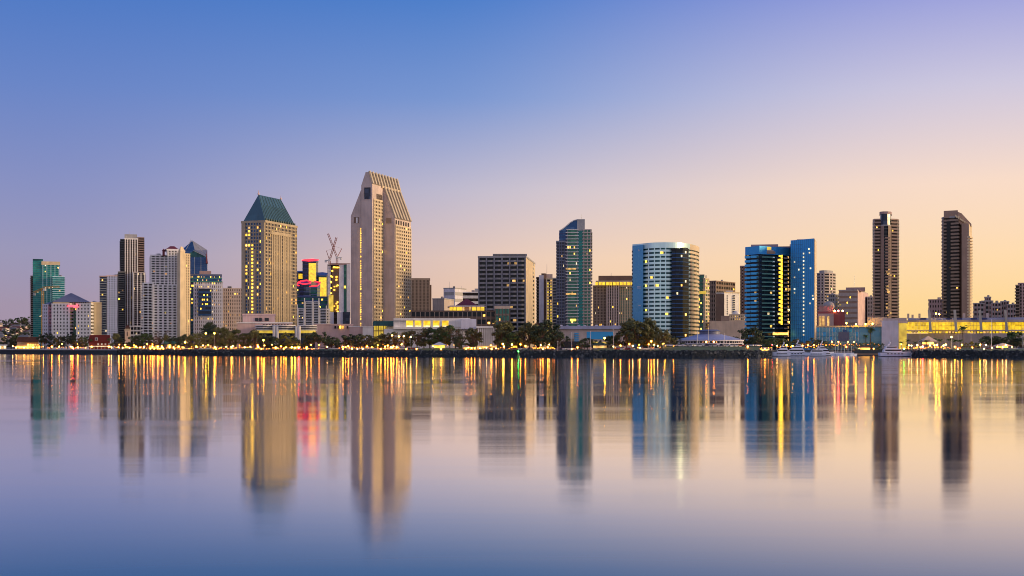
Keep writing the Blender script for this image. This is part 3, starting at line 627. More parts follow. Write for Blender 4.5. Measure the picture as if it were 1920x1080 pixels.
# office beside cranes
Y = 1350; q = front(614, 656, Y, 30)
b = building('office_tower', 'striped tower of pale piers and brown glass under the two luffing cranes', q, 'tower')
b.part('core', MB().prism(q, G, Z(496, Y)), 'brown_glass')
for p0, p1, mt, top, dy in ((614.5, 620, 'white_lilac', 498, -1.5), (622, 635, 'brown', 500, -0.8), (635.5, 644.5, 'white_lilac', 495, -1.5), (644.5, 650, 'green_glass', 497, -0.6), (650, 657, 'white_lilac', 495, -1.5)):
    facade(b, 'facade_strip', p0, p1, top, 596, Y + dy, 3, mt)
facade(b, 'roof_beam', 618, 657, 493.5, 496.5, Y - 1.8, 20, 'mauve')
me = MB().abox(-0.8, 0.8, -0.2, 0.2, 0, 1.4).mesh('lit_window', 'lit2')
for k in range(26):
    p = R.choice([620.8, 623, 627, 631, 633, 647]); z = R.uniform(502, 590); b.rep('lit_window', me, (X(p, Y - 1.5) - b.org[0], Y - 1.1 - b.org[1] - 0.6, Z(z, Y) - G))
for k in range(6): b.rep('lit_window', me, (X(626 + 1.8 * k, Y - 1.5) - b.org[0], Y - 2.2 - b.org[1], Z(503, Y) - G))
facade(b, 'floodlit_wall', 616.5, 625, 553, 584, Y - 3.2, 1.2, 'goldlow')  # floodlight is put into the wall as its own glow
for p0, p1, mt in ((619, 626, 'white_lilac'), (626, 632, 'brown_glass'), (632, 643, 'white_lilac'), (643, 656, 'navy_glass')): facade(b, 'lower_bay', p0, p1, 585, 610, Y - 4 - 0.3 * (mt == 'white_lilac'), 3, mt)
def luffing(px, py, jx, jy, ax, ay, label):
    Y = 1340; b = Thing('tower_crane', label, 'crane', (X(px, Y), Y, Z(495, Y)))
    x, z = X(px, Y), Z(py, Y)
    b.part('mast', lattice(MB(), (x, Y, Z(495, Y)), (x, Y, z), 1.8, 4, 0.2), 'crane_red')
    b.part('jib', lattice(MB(), (x, Y, z), (X(jx, Y), Y, Z(jy, Y)), 1.5, 12, 0.2), 'crane_red')
    b.part('tension_frame', MB().tube((x, Y, z), (X(ax, Y), Y, Z(ay, Y)), 0.35, 0.3, 5).tube((X(ax, Y), Y, Z(ay, Y)), ((X(jx, Y) + x) / 2, Y, (Z(jy, Y) + z) / 2), 0.1, 0.1, 4), 'crane_red')
    s = 1 if ax > px else -1
    b.part('counter_jib', MB().abox(min(x, x + 5 * s), max(x, x + 5 * s), Y - 1, Y + 1, z - 0.6, z + 0.3), 'steel')
    b.part('counterweight', MB().abox(min(x + 3 * s, x + 5 * s), max(x + 3 * s, x + 5 * s), Y - 1.2, Y + 1.2, z - 2.2, z - 0.6), 'white')
    b.part('cab', MB().abox(x - 1.2, x + 1.2, Y - 2.2, Y - 1, z - 1, z + 1.2), 'white')
luffing(618, 488, 631, 445, 612, 470, 'red luffing crane with jib leaning towards the tall concrete tower')
luffing(632, 483, 615, 438, 641, 466, 'red luffing crane with jib leaning towards the green-roofed tower')

# pink podium wall
Y = 1085; q = front(590, 662, Y, 30)
b = building('hotel_podium', 'long pink blank wall with a strip of small windows above the dark trees', q, 'podium')
tower(b, q, Z(609, Y), nf=1, core='pink', cap='pink', units=0, caph=0.8)
for k, (p, lt) in enumerate(((593, 0), (599, 0), (605, 0), (611, 0), (627, 0), (633, 0), (637, 1), (642, 1), (650, 0))): facade(b, 'window', p, p + (3.5 if k < 5 else 2.2), 611, 616, Y - 0.3, 0.8, 'lit2' if lt else 'dark_glass')

# tall concrete tower with sloping top
Y0 = 1130; th = math.radians(20); u = Vector((math.cos(th), -math.sin(th))); v = Vector((math.sin(th), math.cos(th)))
Bc = Vector(P(698, Y0)); cw, V = 10.9, 57.0
b = Thing('hotel_tower', 'tallest pale concrete tower with stepped sloping ribbed roofs and blank end walls', 'hotel', (Bc.x, Bc.y + 20, G))
def loc(uu, vv): p = Bc + u * uu + v * vv; return (p.x, p.y)
def slab(name, u0, u1, v0, v1, prof, mat):
    """a wall block in the tower's own axes whose end outline is prof [(u, z), ...]"""
    f = [(*loc(a, v0), z) for a, z in prof]; k = [(*loc(a, v1), z) for a, z in prof]; n = len(prof); m = MB(); m.v = f + k
    m.f = [tuple(range(n)), tuple(range(2 * n - 1, n - 1, -1))] + [(i, n + i, n + (i + 1) % n, (i + 1) % n) for i in range(n)]
    return b.part(name, m, mat)
zE, zR, zM, zW = Z(345, Y0), Z(322, Y0), Z(355, Y0), Z(405, Y0)
slab('central_slab', -cw, 0, 0, V, [(-cw, G), (0, G), (0, zE), (-cw * 0.32, zR), (-cw * 0.60, zR), (-cw, zE - 1)], 'beige')
slab('west_wing', -cw - 11, -cw, 1.5, V - 4, [(-cw - 11, G), (-cw - 1.0, G), (-cw - 1.0, zM), (-cw - 11, Z(403, Y0))], 'beige')
sw_ = 11.6; v1 = 21.7; v2 = V - 0.6
zMr = Z(345, Y0)
slab('east_wing', 0.0, sw_, v1, v2, [(0.05, G), (sw_, G), (sw_, Z(410, Y0 + 17)), (0.05, zMr)], 'beige')
# slot of lit stair windows between west wing and slab
me = MB().box((0, 0), u, v, 0, 1.25, 0.4, 0.4).mesh('lit_window', 'lit2')
for k in range(50):
    if R.random() < 0.1: continue
    p = loc(-cw - 0.5, 1.0); b.rep('lit_window', me, (p[0] - b.org[0], p[1] - b.org[1], 6 + k * 2.05))
def opening(name, uu, vv, w, z0, z1, mat, dirn='end', fr=True):
    p = loc(uu, vv); a, c_ = (u, v) if dirn == 'end' else (v, u)
    o = b.part(name, MB().box(p, a, c_, z0, z1, w / 2, 0.12), mat)
    if fr:
        m = MB()
        for s in (-1, 1): m.box((p[0] + a.x * s * (w / 2 + 0.2), p[1] + a.y * s * (w / 2 + 0.2)), a, c_, z0 - 0.3, z1 + 0.3, 0.2, 0.3)
        m.box(p, a, c_, z1 - 0.02, z1 + 0.4, w / 2, 0.29); m.box(p, a, c_, z0 - 0.4, z0 + 0.02, w / 2, 0.29)
        b.part('frame', m, 'beige', o)
opening('window', -cw * 0.42, -0.05, 6.4, Z(373, Y0), Z(351, Y0), 'navy_glass')
opening('window', -cw - 5.4, 1.45, 5.0, Z(417, Y0), Z(405.5, Y0), 'brown')
opening('window', -cw - 4.9, 1.30, 1.6, Z(417, Y0), Z(406.5, Y0), 'white', fr=False)
opening('window', sw_ * 0.5, v1 - 0.05, 5.4, Z(419, Y0 + 18), Z(408.5, Y0 + 18), 'brown_light')
# window grids on the two long faces
def grid_face(uu, va, vb, z0, z1, cols, rows, wf=0.55, hf=0.55, prob=0.1):
    cwid = (vb - va) / cols; fh = (z1 - z0) / rows
    p0 = loc(uu, (va + vb) / 2)
    g = b.part('glass_wall', MB().box((p0[0] + u.x * 0.12, p0[1] + u.y * 0.12), v, u, z0, z1, (vb - va) / 2, 0.12), 'brown_glass')
    mb_ = MB().box((0, 0), v, u, 0, fh * (1 - hf), (vb - va) / 2 + 0.1, 0.35).mesh('floor_band', 'cream')
    for k in range(rows + 1): b.rep('floor_band', mb_, (p0[0] + u.x * 0.25 - b.org[0], p0[1] + u.y * 0.25 - b.org[1], z0 + k * fh - G))
    mp_ = MB().box((0, 0), v, u, 0, z1 - z0, cwid * (1 - wf) / 2, 0.42).mesh('pier', 'cream')
    for j in range(cols + 1):
        p = loc(uu + 0.28, va + j * cwid); b.rep('pier', mp_, (p[0] - b.org[0], p[1] - b.org[1], z0 - G))
    mw = {k: MB().box((0, 0), v, u, 0, fh * hf * 0.9, cwid * wf / 2 * 0.95, 0.06).mesh('lit_window', k) for k in ('lit2', 'litdim', 'lit')}
    for k in range(rows):
        for j in range(cols):
            if R.random() < prob:
                p = loc(uu + 0.27, va + (j + 0.5) * cwid); b.rep('lit_window', mw[R.choice(['lit2', 'litdim', 'litdim', 'lit'])], (p[0] - b.org[0], p[1] - b.org[1], z0 + (k + 1 - hf) * fh + 0.05 - G))
grid_face(0, 2.5, 21.0, Z(606, Y0), Z(377, Y0 + 10), 6, 35, prob=0.07)
for k in range(6): opening('attic_window', 0.1, 9 + k * 1.9, 1.0, Z(376, Y0 + 12), Z(364, Y0 + 12), 'brown_glass', 'side', fr=False)
grid_face(sw_, v1 + 1.5, v2 - 1.0, Z(606, Y0 + 20), Z(424, Y0 + 20), 8, 28, prob=0.05)
for k in range(6): opening('attic_window', sw_ + 0.1, v1 + 3 + k * 5.2, 2.6, Z(421, Y0 + 20), Z(413, Y0 + 20), 'brown_glass', 'side', fr=False)
b.part('east_attic', MB(), 'cream') if False else None
# ribbed roofs: each rib stands proud of the slope
ru = b.part('roof', MB().poly([(*loc(0.15, -0.3), zE + 0.3), (*loc(0.15, V + 0.3), zE + 0.3), (*loc(-cw * 0.32 + 0.1, V + 0.3), zR + 0.35), (*loc(-cw * 0.32 + 0.1, -0.3), zR + 0.35)]), 'rib_dark')
for k in range(10):
    t = k * (V - 1) / 9 + 0.5
    b.part('roof_rib', MB().poly([(*loc(0.3, t - 1.5), zE + 0.2), (*loc(0.3, t + 1.5), zE + 0.2), (*loc(-cw * 0.32 + 0.8, t + 1.5), zR + 0.8), (*loc(-cw * 0.32 + 0.8, t - 1.5), zR + 0.8)]).tube((*loc(0.5, t), zE + 0.4), (*loc(-cw * 0.32 + 0.7, t), zR + 0.8), 1.25, 1.25, 6), 'rib_roof', ru)
zWe = Z(410, Y0 + 17)
re_ = b.part('roof', MB().poly([(*loc(sw_ + 0.2, v1 - 0.3), zWe + 0.3), (*loc(sw_ + 0.2, v2 + 0.3), zWe + 0.3), (*loc(0.2, v2 + 0.3), zMr + 0.3), (*loc(0.2, v1 - 0.3), zMr + 0.3)]), 'rib_dark')
for k in range(6):
    t = v1 + 1.2 + k * (v2 - v1 - 2.4) / 5
    b.part('roof_rib', MB().tube((*loc(sw_ + 0.4, t), zWe + 0.5), (*loc(0.6, t), zMr + 0.4), 1.3, 1.3, 6), 'rib_roof', re_)
cb = loc(0.6, V * 0.66); b.part('eaves_beam', MB().box(cb, v, u, zE - 1.2, zE + 0.6, V * 0.34, 0.6), 'cream')
# its base
Y = 1080
b2 = building('hotel_podium', 'white and pink base of the tall concrete tower with glowing yellow entrance grid', front(655, 745, Y, 20), 'podium')
tower(b2, front(655, 702, Y + 4, 24), Z(613, Y), nf=1, core='pink', cap='white', caph=0.6, units=0)
tower(b2, front(680, 700, Y - 2, 20), Z(613, Y), nf=1, core='white', cap='white', caph=0.5, units=0)
tower(b2, front(700, 724, Y + 2, 14), Z(610, Y), nf=4, core='goldlow', band='brown', bf=0.16, bo=0.2, pier='brown', piers={0: 5}, pw=0.5, po=0.3, cap='navy_panel', units=0, caph=3)
facade(b2, 'glass_canopy', 700, 742, 602, 611, Y - 1, 16, 'teal_dark')
facade(b2, 'lower_wall', 724, 745, 611, 640, Y + 4, 12, 'white')

# brown ribbed slab
Y = 1500; q = front(768.5, 808.5, Y, 26)
b = building('office_tower', 'plain brown ribbed office slab beside the tall concrete tower', q, 'tower')
tower(b, front(768.5, 806, Y, 26), Z(525, Y), nf=22, core='brown_glass', band='brown', bf=0.3, bo=0.1, pier='brown_light', piers={0: 14}, pw=1.0, po=0.4, units=0, cap='brown_light', caph=2.2)
facade(b, 'side_bay', 805.5, 809, 534, 640, Y + 4, 20, 'brown')

# pale offices beyond
Y = 1650
b = building('office_block', 'pale lilac cube office with louvred flank on the skyline', front(832, 874, Y, 30), 'office')
tower(b, corner(832, 853, 874, Y, 25), Z(541, Y), nf=9, core='white_lilac', band='grey', bf=0.5, bo=0.1, cap='grey', units=1, pier='white_lilac', piers={0: 1}, pw=1)
mast(b, 843, 528, 541, Y + 10, 0.25); mast(b, 865, 536, 541, Y + 10, 0.25)
b = building('office_block', 'white banded office wing tucked against the dark balconied hotel', front(868, 898, Y - 40, 24), 'office')
tower(b, front(868, 898, Y - 40, 24), Z(549, Y - 40), nf=10, core='brown_glass', band='white', bf=0.5, bo=0.3, units=1)
facade(b, 'lift_tower', 890, 898, 541, 552, Y - 30, 8, 'grey')
b = building('office_block', 'low plain beige block left of the lilac cube office', front(811, 838, Y - 80, 24), 'office')
tower(b, corner(811, 833, 851, Y - 80, 15), Z(561, Y - 80), nf=4, core='beige_dark', cap='grey', units=2, pier='beige_dark', piers={0: 4}, pw=1)

# lit pavilion building
Y = 1040; q = front(770, 956, Y, 40)
b = building('brick_hall', 'brown hall topped by a glowing golden pavilion with dark red pyramid roof', q, 'hall')
tower(b, front(770, 930, Y, 34), Z(585, Y), nf=5, core='black_glass', band='brown', bf=0.4, bo=0.5, pier='brown_light', piers={0: 18}, pw=0.7, po=0.7, units=0, cap='brown', lit={0: (18, 0.08)})
tower(b, front(928, 956, Y - 4, 34), Z(579, Y), nf=6, core='green_glass', band='brown_light', bf=0.25, bo=0.3, pier='brown', piers={0: 4}, pw=0.7, po=0.5, units=0, cap='peach', caph=2.2, lit={0: (5, 0.1)})
pq = front(842, 909, Y + 2, 24)
b.part('pavilion_floor', MB().prism(offset(pq, 0.6), Z(585.2, Y), Z(583.5, Y)), 'brown')
for k, (p0, p1) in enumerate(((843, 849), (850, 856), (857, 866), (867, 871), (880, 884), (885, 893), (894, 901), (902, 908))):
    facade(b, 'lit_window', p0, p1, 575.5, 583.5, Y + 1, 1.0, 'gold' if k not in (3, 4) else 'litdim')
    facade(b, 'post', p1, p1 + 1, 574.5, 583.5, Y + 0.8, 1.4, 'brown')
b.part('pavilion_core', MB().prism(offset(pq, -2), Z(584, Y), Z(575, Y)), 'peach')
b.part('pavilion_eaves', MB().prism(offset(pq, 1.4), Z(575, Y), Z(572.5, Y), top=offset(pq, -1)), 'peach')
rq = front(857, 893, Y + 4, 18); c = centre(rq)
b.part('roof', MB().prism(offset(rq, 0.8), Z(572, Y), Z(560, Y), top=[(c[0] + (p[0] - c[0]) * 0.15, c[1] + (p[1] - c[1]) * 0.15) for p in rq]), 'maroon')

# white hall with five lit bays
Y = 950; q = front(735, 892, Y, 34)
b = building('white_hall', 'white hall with a row of five glowing golden bays above dark windows', q, 'hall')
b.part('upper_back_wall', MB().prism(front(738, 882, Y + 5, 30), Z(618, Y), Z(598, Y)), 'white')
facade(b, 'fascia', 738, 882, 596.5, 601, Y, 6, 'white'); facade(b, 'string_course', 738, 882, 613, 617, Y - 0.4, 6, 'white')
bays = ((761.5, 774.5), (777.5, 790), (794, 807), (811.5, 824), (829, 841)); last = 738
for p0, p1 in bays + ((882, 882),):
    facade(b, 'pier', last, p0, 601, 613, Y + 0.1, 6, 'white'); last = p1
for p0, p1 in bays:
    facade(b, 'lit_bay', p0, p1, 601, 613, Y + 3.4, 0.5, 'gold')
    facade(b, 'bay_sill_light', p0 + 1, p1 - 1, 610.5, 612.6, Y + 2.6, 0.4, 'lit3')
facade(b, 'lower_wall', 720, 893, 617, 654, Y + 2.4, 26, 'white')
facade(b, 'end_block', 864, 893, 598, 617, Y - 2, 20, 'white_lilac')
for k, p in enumerate((727, 745, 762, 780, 797, 814, 832)): facade(b, 'window', p, p + 11, 618, 624.5, Y + 2.0, 0.6, 'navy_glass' if k in (2, 3) else 'brown_glass')
for k, p in enumerate((739.5, 757, 774.5, 792, 809.5, 827, 845)): facade(b, 'pilaster', p, p + 4, 617, 640, Y + 1.2, 1.4, 'white')
b = building('white_hall', 'white colonnaded block of narrow upright fins among tall trees', front(894, 932, 930, 16), 'hall')
facade(b, 'body', 894, 932, 613, 654, 932, 16, 'beige')
for k in range(9): facade(b, 'fin', 896.5 + k * 3.9, 898.3 + k * 3.9, 615, 648, 930.6, 1.6, 'white')
facade(b, 'cornice', 893, 933, 611.5, 615, 930.2, 18, 'white')
facade(b, 'recess_light', 895, 931, 649, 653, 930.9, 0.6, 'litdim')

# dark balconied hotel
Y = 1150; q = corner(898, 985, 1002, Y, 6)
b = building('balcony_hotel', 'broad dark grey hotel slab with rows of scalloped balconies and cream flank', q, 'hotel')
zt = Z(483, Y); A, B_ = Vector(q[0]), Vector(q[1]); u = (B_ - A).normalized(); nl = Vector((u.y, -u.x)); W = (B_ - A).length
nfl = 21; fh = (zt - G) / nfl
b.part('glass_wall', MB().prism(q, G, zt), 'black_glass')
# scalloped balcony slab: shared by all storeys
pts = []; ns = 6
for k in range(ns):
    for j in range(6):
        t = (k + j / 6) / ns; d = 0.7 + 1.4 * math.sin(math.pi * j / 6); p = A + u * (W * t) + nl * d; pts.append((p.x, p.y))
p = B_ + nl * 0.7; pts.append((p.x, p.y)); pts += [tuple(B_ - nl * 1), tuple(A - nl * 1)]
me = MB().prism(pts, 0, fh * 0.42).mesh('balcony', 'slate', (b.org[0], b.org[1], 0))
for k in range(nfl): b.rep('balcony', me, (0, 0, k * fh + 0.05))
for k in range(ns + 1):
    p = A + u * (W * k / ns); b.part('pier', MB().box(tuple(p + nl * 0.6), u, nl, G, zt + 0.2, 0.55, 0.9), 'slate')
C_ = Vector(q[2]); v = (C_ - B_).normalized(); vn = Vector((v.y, -v.x)); VL = (C_ - B_).length
fl = (B_ + C_) / 2 + vn * 0.2
b.part('flank_wall', MB().box(tuple(fl), v, vn, G, zt, VL / 2, 0.35), 'cream')
me = MB().box((0, 0), v, vn, 0, fh * 0.5, VL * 0.07, 0.15).mesh('window', 'black')
for k in range(nfl): p = B_ + v * (VL * 0.82) + vn * 0.55; b.rep('window', me, (p.x - b.org[0], p.y - b.org[1], k * fh + fh * 0.4))
b.part('parapet', MB().prism(offset(q, 0.9), zt, zt + 1.6), 'grey')
b.part('roof_storey', MB().prism(front(924, 988, Y + 6, 14), zt, Z(475, Y)), 'slate')
for k in range(4): facade(b, 'roof_screen', 926 + k * 15.5, 938 + k * 15.5, 477, 481, Y + 5, 1, 'grey_dark')
me = MB().box((0, 0), u, nl, 0, fh * 0.5, 1.5, 0.1).mesh('lit_window', 'litdim')
for k in range(9):
    p = A + u * (W * R.random()) + nl * 0.1; b.rep('lit_window', me, (p.x - b.org[0], p.y - b.org[1], R.randrange(nfl) * fh + fh * 0.45))

# narrow striped tower
Y = 1300
b = building('office_tower', 'narrow striped tower of white, brown and amber strips with rooftop aerial', front(1006, 1043, Y, 24), 'tower')
tower(b, front(1006, 1012, Y + 4, 20), Z(521, Y), nf=24, core='brown_glass', band='brown', bf=0.3, units=0)
facade(b, 'blank_wall', 1010.5, 1019.5, 516, 640, Y - 1, 16, 'white_lilac')
facade(b, 'recess', 1019, 1024.5, 513, 640, Y + 1, 16, 'brown')
tower(b, front(1024, 1036.5, Y - 1.5, 20), Z(524, Y), nf=24, core='brown_glass', band='cream', bf=0.3, pier='cream', piers={0: 1}, pw=1.0, units=0, lit={0: (2, 0.7)}, lits=['litdim', 'goldlow'])
tower(b, front(1036, 1044, Y, 20), Z(523, Y), nf=24, core='navy_glass', band='grey_blue', bf=0.3, units=0)
facade(b, 'roof_box', 1015, 1023, 512.5, 520, Y + 4, 8, 'brown'); facade(b, 'roof_drum', 1022, 1036, 514, 524, Y + 4, 8, 'beige')
mast(b, 1025.5, 495, 514, Y + 6, 0.3)
# small red building at its foot
b = building('corner_cafe', 'small red-roofed building lit yellow between the dark hotel and blue tower', front(1000, 1022, 1000, 12), 'building')
facade(b, 'wall', 1000, 1024, 612, 640, 1000, 12, 'red_wall'); facade(b, 'lit_window', 1003, 1011, 614, 620, 999.4, 0.5, 'gold'); profile(b, 'roof', [(998, 613), (1026, 613), (1020, 606), (1004, 606)], 999, 14, 'brown_roof')

# curved-top blue tower
Y = 1100
b = building('condo_tower', 'blue and teal glass condo tower with curved sail top and balconies', front(1043, 1109, Y, 26), 'tower')
tower(b, front(1043.5, 1063, Y, 22), Z(454, Y), nf=34, core='navy_glass', band='grey_blue', bf=0.2, bo=0.35, pier='blue_roof', piers={0: 4}, pw=0.5, po=0.5, units=0, lit={0: (5, 0.02)})
tower(b, front(1048.5, 1082, Y + 4, 20), Z(432, Y), nf=37, core='blue_dark', band='navy_panel', bf=0.2, bo=0.2, units=0, cap=None)
profile(b, 'sail_roof', [(1048.5, 434), (1082, 434), (1082, 411.5), (1076, 413), (1069, 417), (1061, 424), (1054, 429.5)], Y + 3.6, 16, 'blue_dark')
t = MB(); cv = [(1048.5, 432), (1054, 429), (1061, 423.5), (1069, 416.5), (1076, 412.5), (1083, 410.8)]
for (a, r0), (c_, r1) in zip(cv, cv[1:]): t.tube((X(a, Y + 3), Y + 3, Z(r0, Y)), (X(c_, Y + 3), Y + 3, Z(r1, Y)), 0.4, 0.4, 5)
b.part('sail_edge', t, 'white')
b.part('crown_drum', MB().prism(front(1082, 1096.5, Y + 2, 14), Z(434, Y), Z(410.5, Y)), 'grey')
tower(b, front(1063, 1083, Y - 2, 22), Z(431, Y), nf=37, core='green_glass', band='white', bf=0.2, bo=1.1, pier='grey_blue', piers={0: 1}, pw=0.6, po=0.3, units=0, caph=0.5, lit={0: (5, 0.05)})
tower(b, front(1083, 1094.5, Y - 1, 20), Z(434, Y), nf=37, core='teal_glass', band='teal_panel', bf=0.3, bo=0.2, units=0, caph=0.4)
tower(b, front(1094, 1108.5, Y - 2, 22), Z(431.5, Y), nf=37, core='green_glass', band='beige', bf=0.28, bo=1.0, pier='beige', piers={0: 2}, pw=0.7, po=0.5, units=0, caph=0.6, lit={0: (3, 0.03)})
for z in (504, 551): facade(b, 'lit_storey', 1061, 1080, z - 1.4, z + 1.4, Y - 3.2, 0.3, 'litdim')
facade(b, 'lit_storey', 1069, 1080, 598, 602, Y - 3.2, 0.3, 'lit2')
mast(b, 1090, 402, 411, Y + 6, 0.2)

# gold-crowned office
Y = 1300; q = corner(1112, 1165, 1187, Y, 12)
b = building('office_tower', 'brown gridded office tower with ring of gold lit windows under its crown', q, 'tower')
tower(b, front(1112, 1138, Y + 2, 26), Z(537, Y), nf=22, core='brown_glass', band='brown_light', bf=0.32, pier='brown_light', piers={0: 9}, pw=0.9, po=0.4, units=0, lit={0: (9, 0.04)})
tower(b, front(1137, 1161, Y - 2, 26), Z(530, Y), nf=23, core='brown_glass', band='brown_light', bf=0.28, pier='beige', piers={0: 5}, pw=1.3, po=0.5, units=0, lit={0: (5, 0.04)})
tower(b, front(1160, 1187, Y + 2, 26), Z(537, Y), nf=22, core='green_glass', band='brown_light', bf=0.32, pier='cream', piers={0: 8}, pw=0.9, po=0.4, units=0, lit={0: (8, 0.07)})
cq = front(1117, 1186, Y + 1.5, 24)
b.part('crown_storey', MB().prism(cq, Z(538, Y), Z(526, Y)), 'beige_dark')
me = MB().abox(-1.4, 1.4, -0.3, 0.3, 0, 3.2).mesh('crown_light', 'gold')
for k in range(11): p = 1118.5 + k * 6.6; b.rep('crown_light', me, (X(p, Y - 1) - b.org[0], Y - 3.4 - b.org[1], Z(535, Y) - G))
b.part('roof_hat', MB().prism(front(1122, 1187, Y + 4, 20), Z(526, Y), Z(516.5, Y)), 'brown')
mast(b, 1146, 511, 517, Y + 8, 0.4)
# low hall before it
Y = 930; q = front(1046, 1182, Y, 26)
b = building('low_hall', 'long low pale hall with lilac roof edge and bright blue window strip', q, 'hall')
facade(b, 'wall', 1046, 1182, 617, 654, Y, 24, 'beige'); facade(b, 'roof', 1044, 1184, 611, 617, Y - 2, 28, 'lilac_roof')
facade(b, 'window_strip', 1100, 1150, 622, 636, Y - 0.5, 0.6, 'blue_glass'); facade(b, 'window_strip', 1150, 1178, 622, 633, Y - 0.5, 0.6, 'aqua_glass')
profile(b, 'slanted_wall', [(1052, 636), (1076, 636), (1076, 622)], Y - 1.2, 1, 'grey')
for k in range(5): facade(b, 'louvre', 1077, 1085, 624 + 3.6 * k, 626.2 + 3.6 * k, Y - 1.0, 0.8, 'blue_glass')
facade(b, 'dark_base', 1052, 1088, 640, 654, Y - 1, 1, 'black'); facade(b, 'lit_strip', 1104, 1160, 641, 644, Y - 0.8, 0.5, 'goldlow')
for k in range(12): facade(b, 'roof_unit', 1050 + k * 11, 1055 + k * 11, 609 + (k % 3), 612, Y + 6, 4, 'lilac_roof' if k % 2 else 'white_lilac')

# curved white-banded hotel
Y = 1000
arcp = [(1187, 1006), (1206, 998), (1220, 991), (1235, 987.5), (1250, 986.5), (1265, 988), (1278, 992), (1289, 999), (1299, 1009), (1306, 1021), (1309.5, 1034)]
_sm = []
for k in range(len(arcp) - 1):
    p0, p1, p2, p3 = [Vector(arcp[max(0, min(len(arcp) - 1, k + j))]) for j in (-1, 0, 1, 2)]
    for t in (0, 0.25, 0.5, 0.75): _sm.append(tuple(0.5 * ((2 * p1) + (p2 - p0) * t + (2 * p0 - 5 * p1 + 4 * p2 - p3) * t * t + (3 * p1 - p0 - 3 * p2 + p3) * t ** 3)))
arcp = _sm + [arcp[-1]]
poly = [P(p, y) for p, y in arcp] + [P(1309, 1062), P(1190, 1050)]
b = building('curved_hotel', 'curved hotel of white storey bands with flat blue end wall and dark glass bay', poly, 'hotel')
zt = Z(467, Y)
tower(b, poly, zt, nf=25, core='teal_dark', band='aqua_panel', bf=0.54, bo=0.45, units=0, cap='aqua_panel', caph=4.2, capo=0.5)
rs = [P(p, y) for p, y in arcp if p >= 1291]; rs = rs + [P(1308.5, 1050), P(1292, 1040)]; fh = (zt - G) / 25
me = MB().prism(offset(rs, 0.75), 0, fh * 0.56).mesh('sunlit_band', 'cream', (b.org[0], b.org[1], 0))  # warm sunlight on the right-hand bands is put into this cream
for k in range(25): b.rep('sunlit_band', me, (0, 0, k * fh + 0.02))
b.part('sunlit_band', MB().prism(offset(rs, 0.8), zt - 0.3, zt + 4.0), 'cream')
me = MB().box((0, 0), (1, 0), (0, 1), G, zt, 0.35, 0.35).mesh('mullion', 'aqua_panel', (0, 0, G))
for px in (1216, 1227, 1238, 1248): Yp = interp(arcp, px); b.rep('mullion', me, (X(px, Yp - 0.2) - b.org[0], Yp - 0.2 - b.org[1], 0))
for px in (1296, 1303): Yp = interp(arcp, px); b.part('mullion', MB().box(P(px, Yp), (0.5, -0.8), (0.8, 0.5), G, zt + 4, 0.4, 0.5), 'brown')
bl = [P(1185.5, 1005), P(1206, 995.6), P(1207, 1003), P(1186.5, 1012)]
b.part('blue_end_wall', MB().prism(bl, G, zt + 3), 'cyan_glass')
for k in range(24): facade(b, 'edge_window', 1184.6, 1186.4, 470 + 7 * k, 473.4 + 7 * k, 1004.6, 1.2, 'black')
bay = [P(1259.5, 984.5), P(1268, 981.5), (P(1280, 983)), P(1291, 990), P(1291.5, 1000), P(1260, 998)]
tower(b, bay, Z(471.5, Y), nf=24, core='black_glass', band='blue_dark', bf=0.22, bo=0.3, units=0, cap='black_glass', lit={0: (2, 0.03), 1: (3, 0.05), 2: (3, 0.05)}, lits=['lit', 'lit3'])
b.part('bay_top', MB().prism([P(1277, 984), P(1290, 991), P(1290.5, 999), P(1277, 998)], Z(472, Y), Z(466.5, Y)), 'black_glass')
capq = [P(p, y + 12) for p, y in arcp if 1213 < p < 1288] + [P(1284, 1040), P(1214, 1040)]
b.part('plant_screen', MB().prism(capq, zt + 4, Z(455.5, Y)), 'mauve')
me = MB().abox(-1.0, 1.0, -0.25, 0.25, 0, 1.6).mesh('lit_window', 'lit2')
fh = (zt - G) / 25
for px, k in ((1212, 21), (1241, 23), (1222, 17), (1212, 15), (1232, 15), (1251, 12), (1212, 9), (1250, 8)):
    Yp = interp(arcp, px); b.rep('lit_window', me, (X(px, Yp) - b.org[0], Yp - 0.3 - b.org[1], k * fh + fh * 0.54))
def emblem(b, px, py, Y, rows, mat='white'):
    """small pale marks on the blue wall"""
    for r_, n in enumerate(rows):
        for k in range(n): facade(b, 'wall_mark', px + k * 1.8, px + k * 1.8 + 1.2, py + r_ * 2.4, py + r_ * 2.4 + 1.5, Y, 0.2, mat)
emblem(b, 1197, 467, 997.6, [1, 2], 'white_lilac'); emblem(b, 1195, 537, 997.4, [4, 4], 'white_lilac'); emblem(b, 1197, 572, 997.5, [3], 'white_lilac')

# green and gold slim tower
Y = 1250; q = front(1309, 1329, Y, 20)
b = building('apartment_tower', 'slim green glass tower with golden edges behind the curved hotel', q, 'tower')
tower(b, front(1309, 1320, Y, 18), Z(517, Y), nf=20, core='green_glass', band='green_seam', bf=0.3, bo=0.3, units=0, lit={0: (3, 0.10)})
tower(b, corner(1319, 1322, 1329, Y - 4, 40), Z(524, Y), nf=19, core='green_glass', band='cream', bf=0.4, bo=0.5, pier='cream', piers={0: 1, 1: 2}, pw=0.7, units=1, lit={1: (3, 0.3)}, lits=['lit2', 'litdim'])
facade(b, 'gold_storey', 1310, 1324, 546, 551, Y - 5, 1.0, 'goldlow')
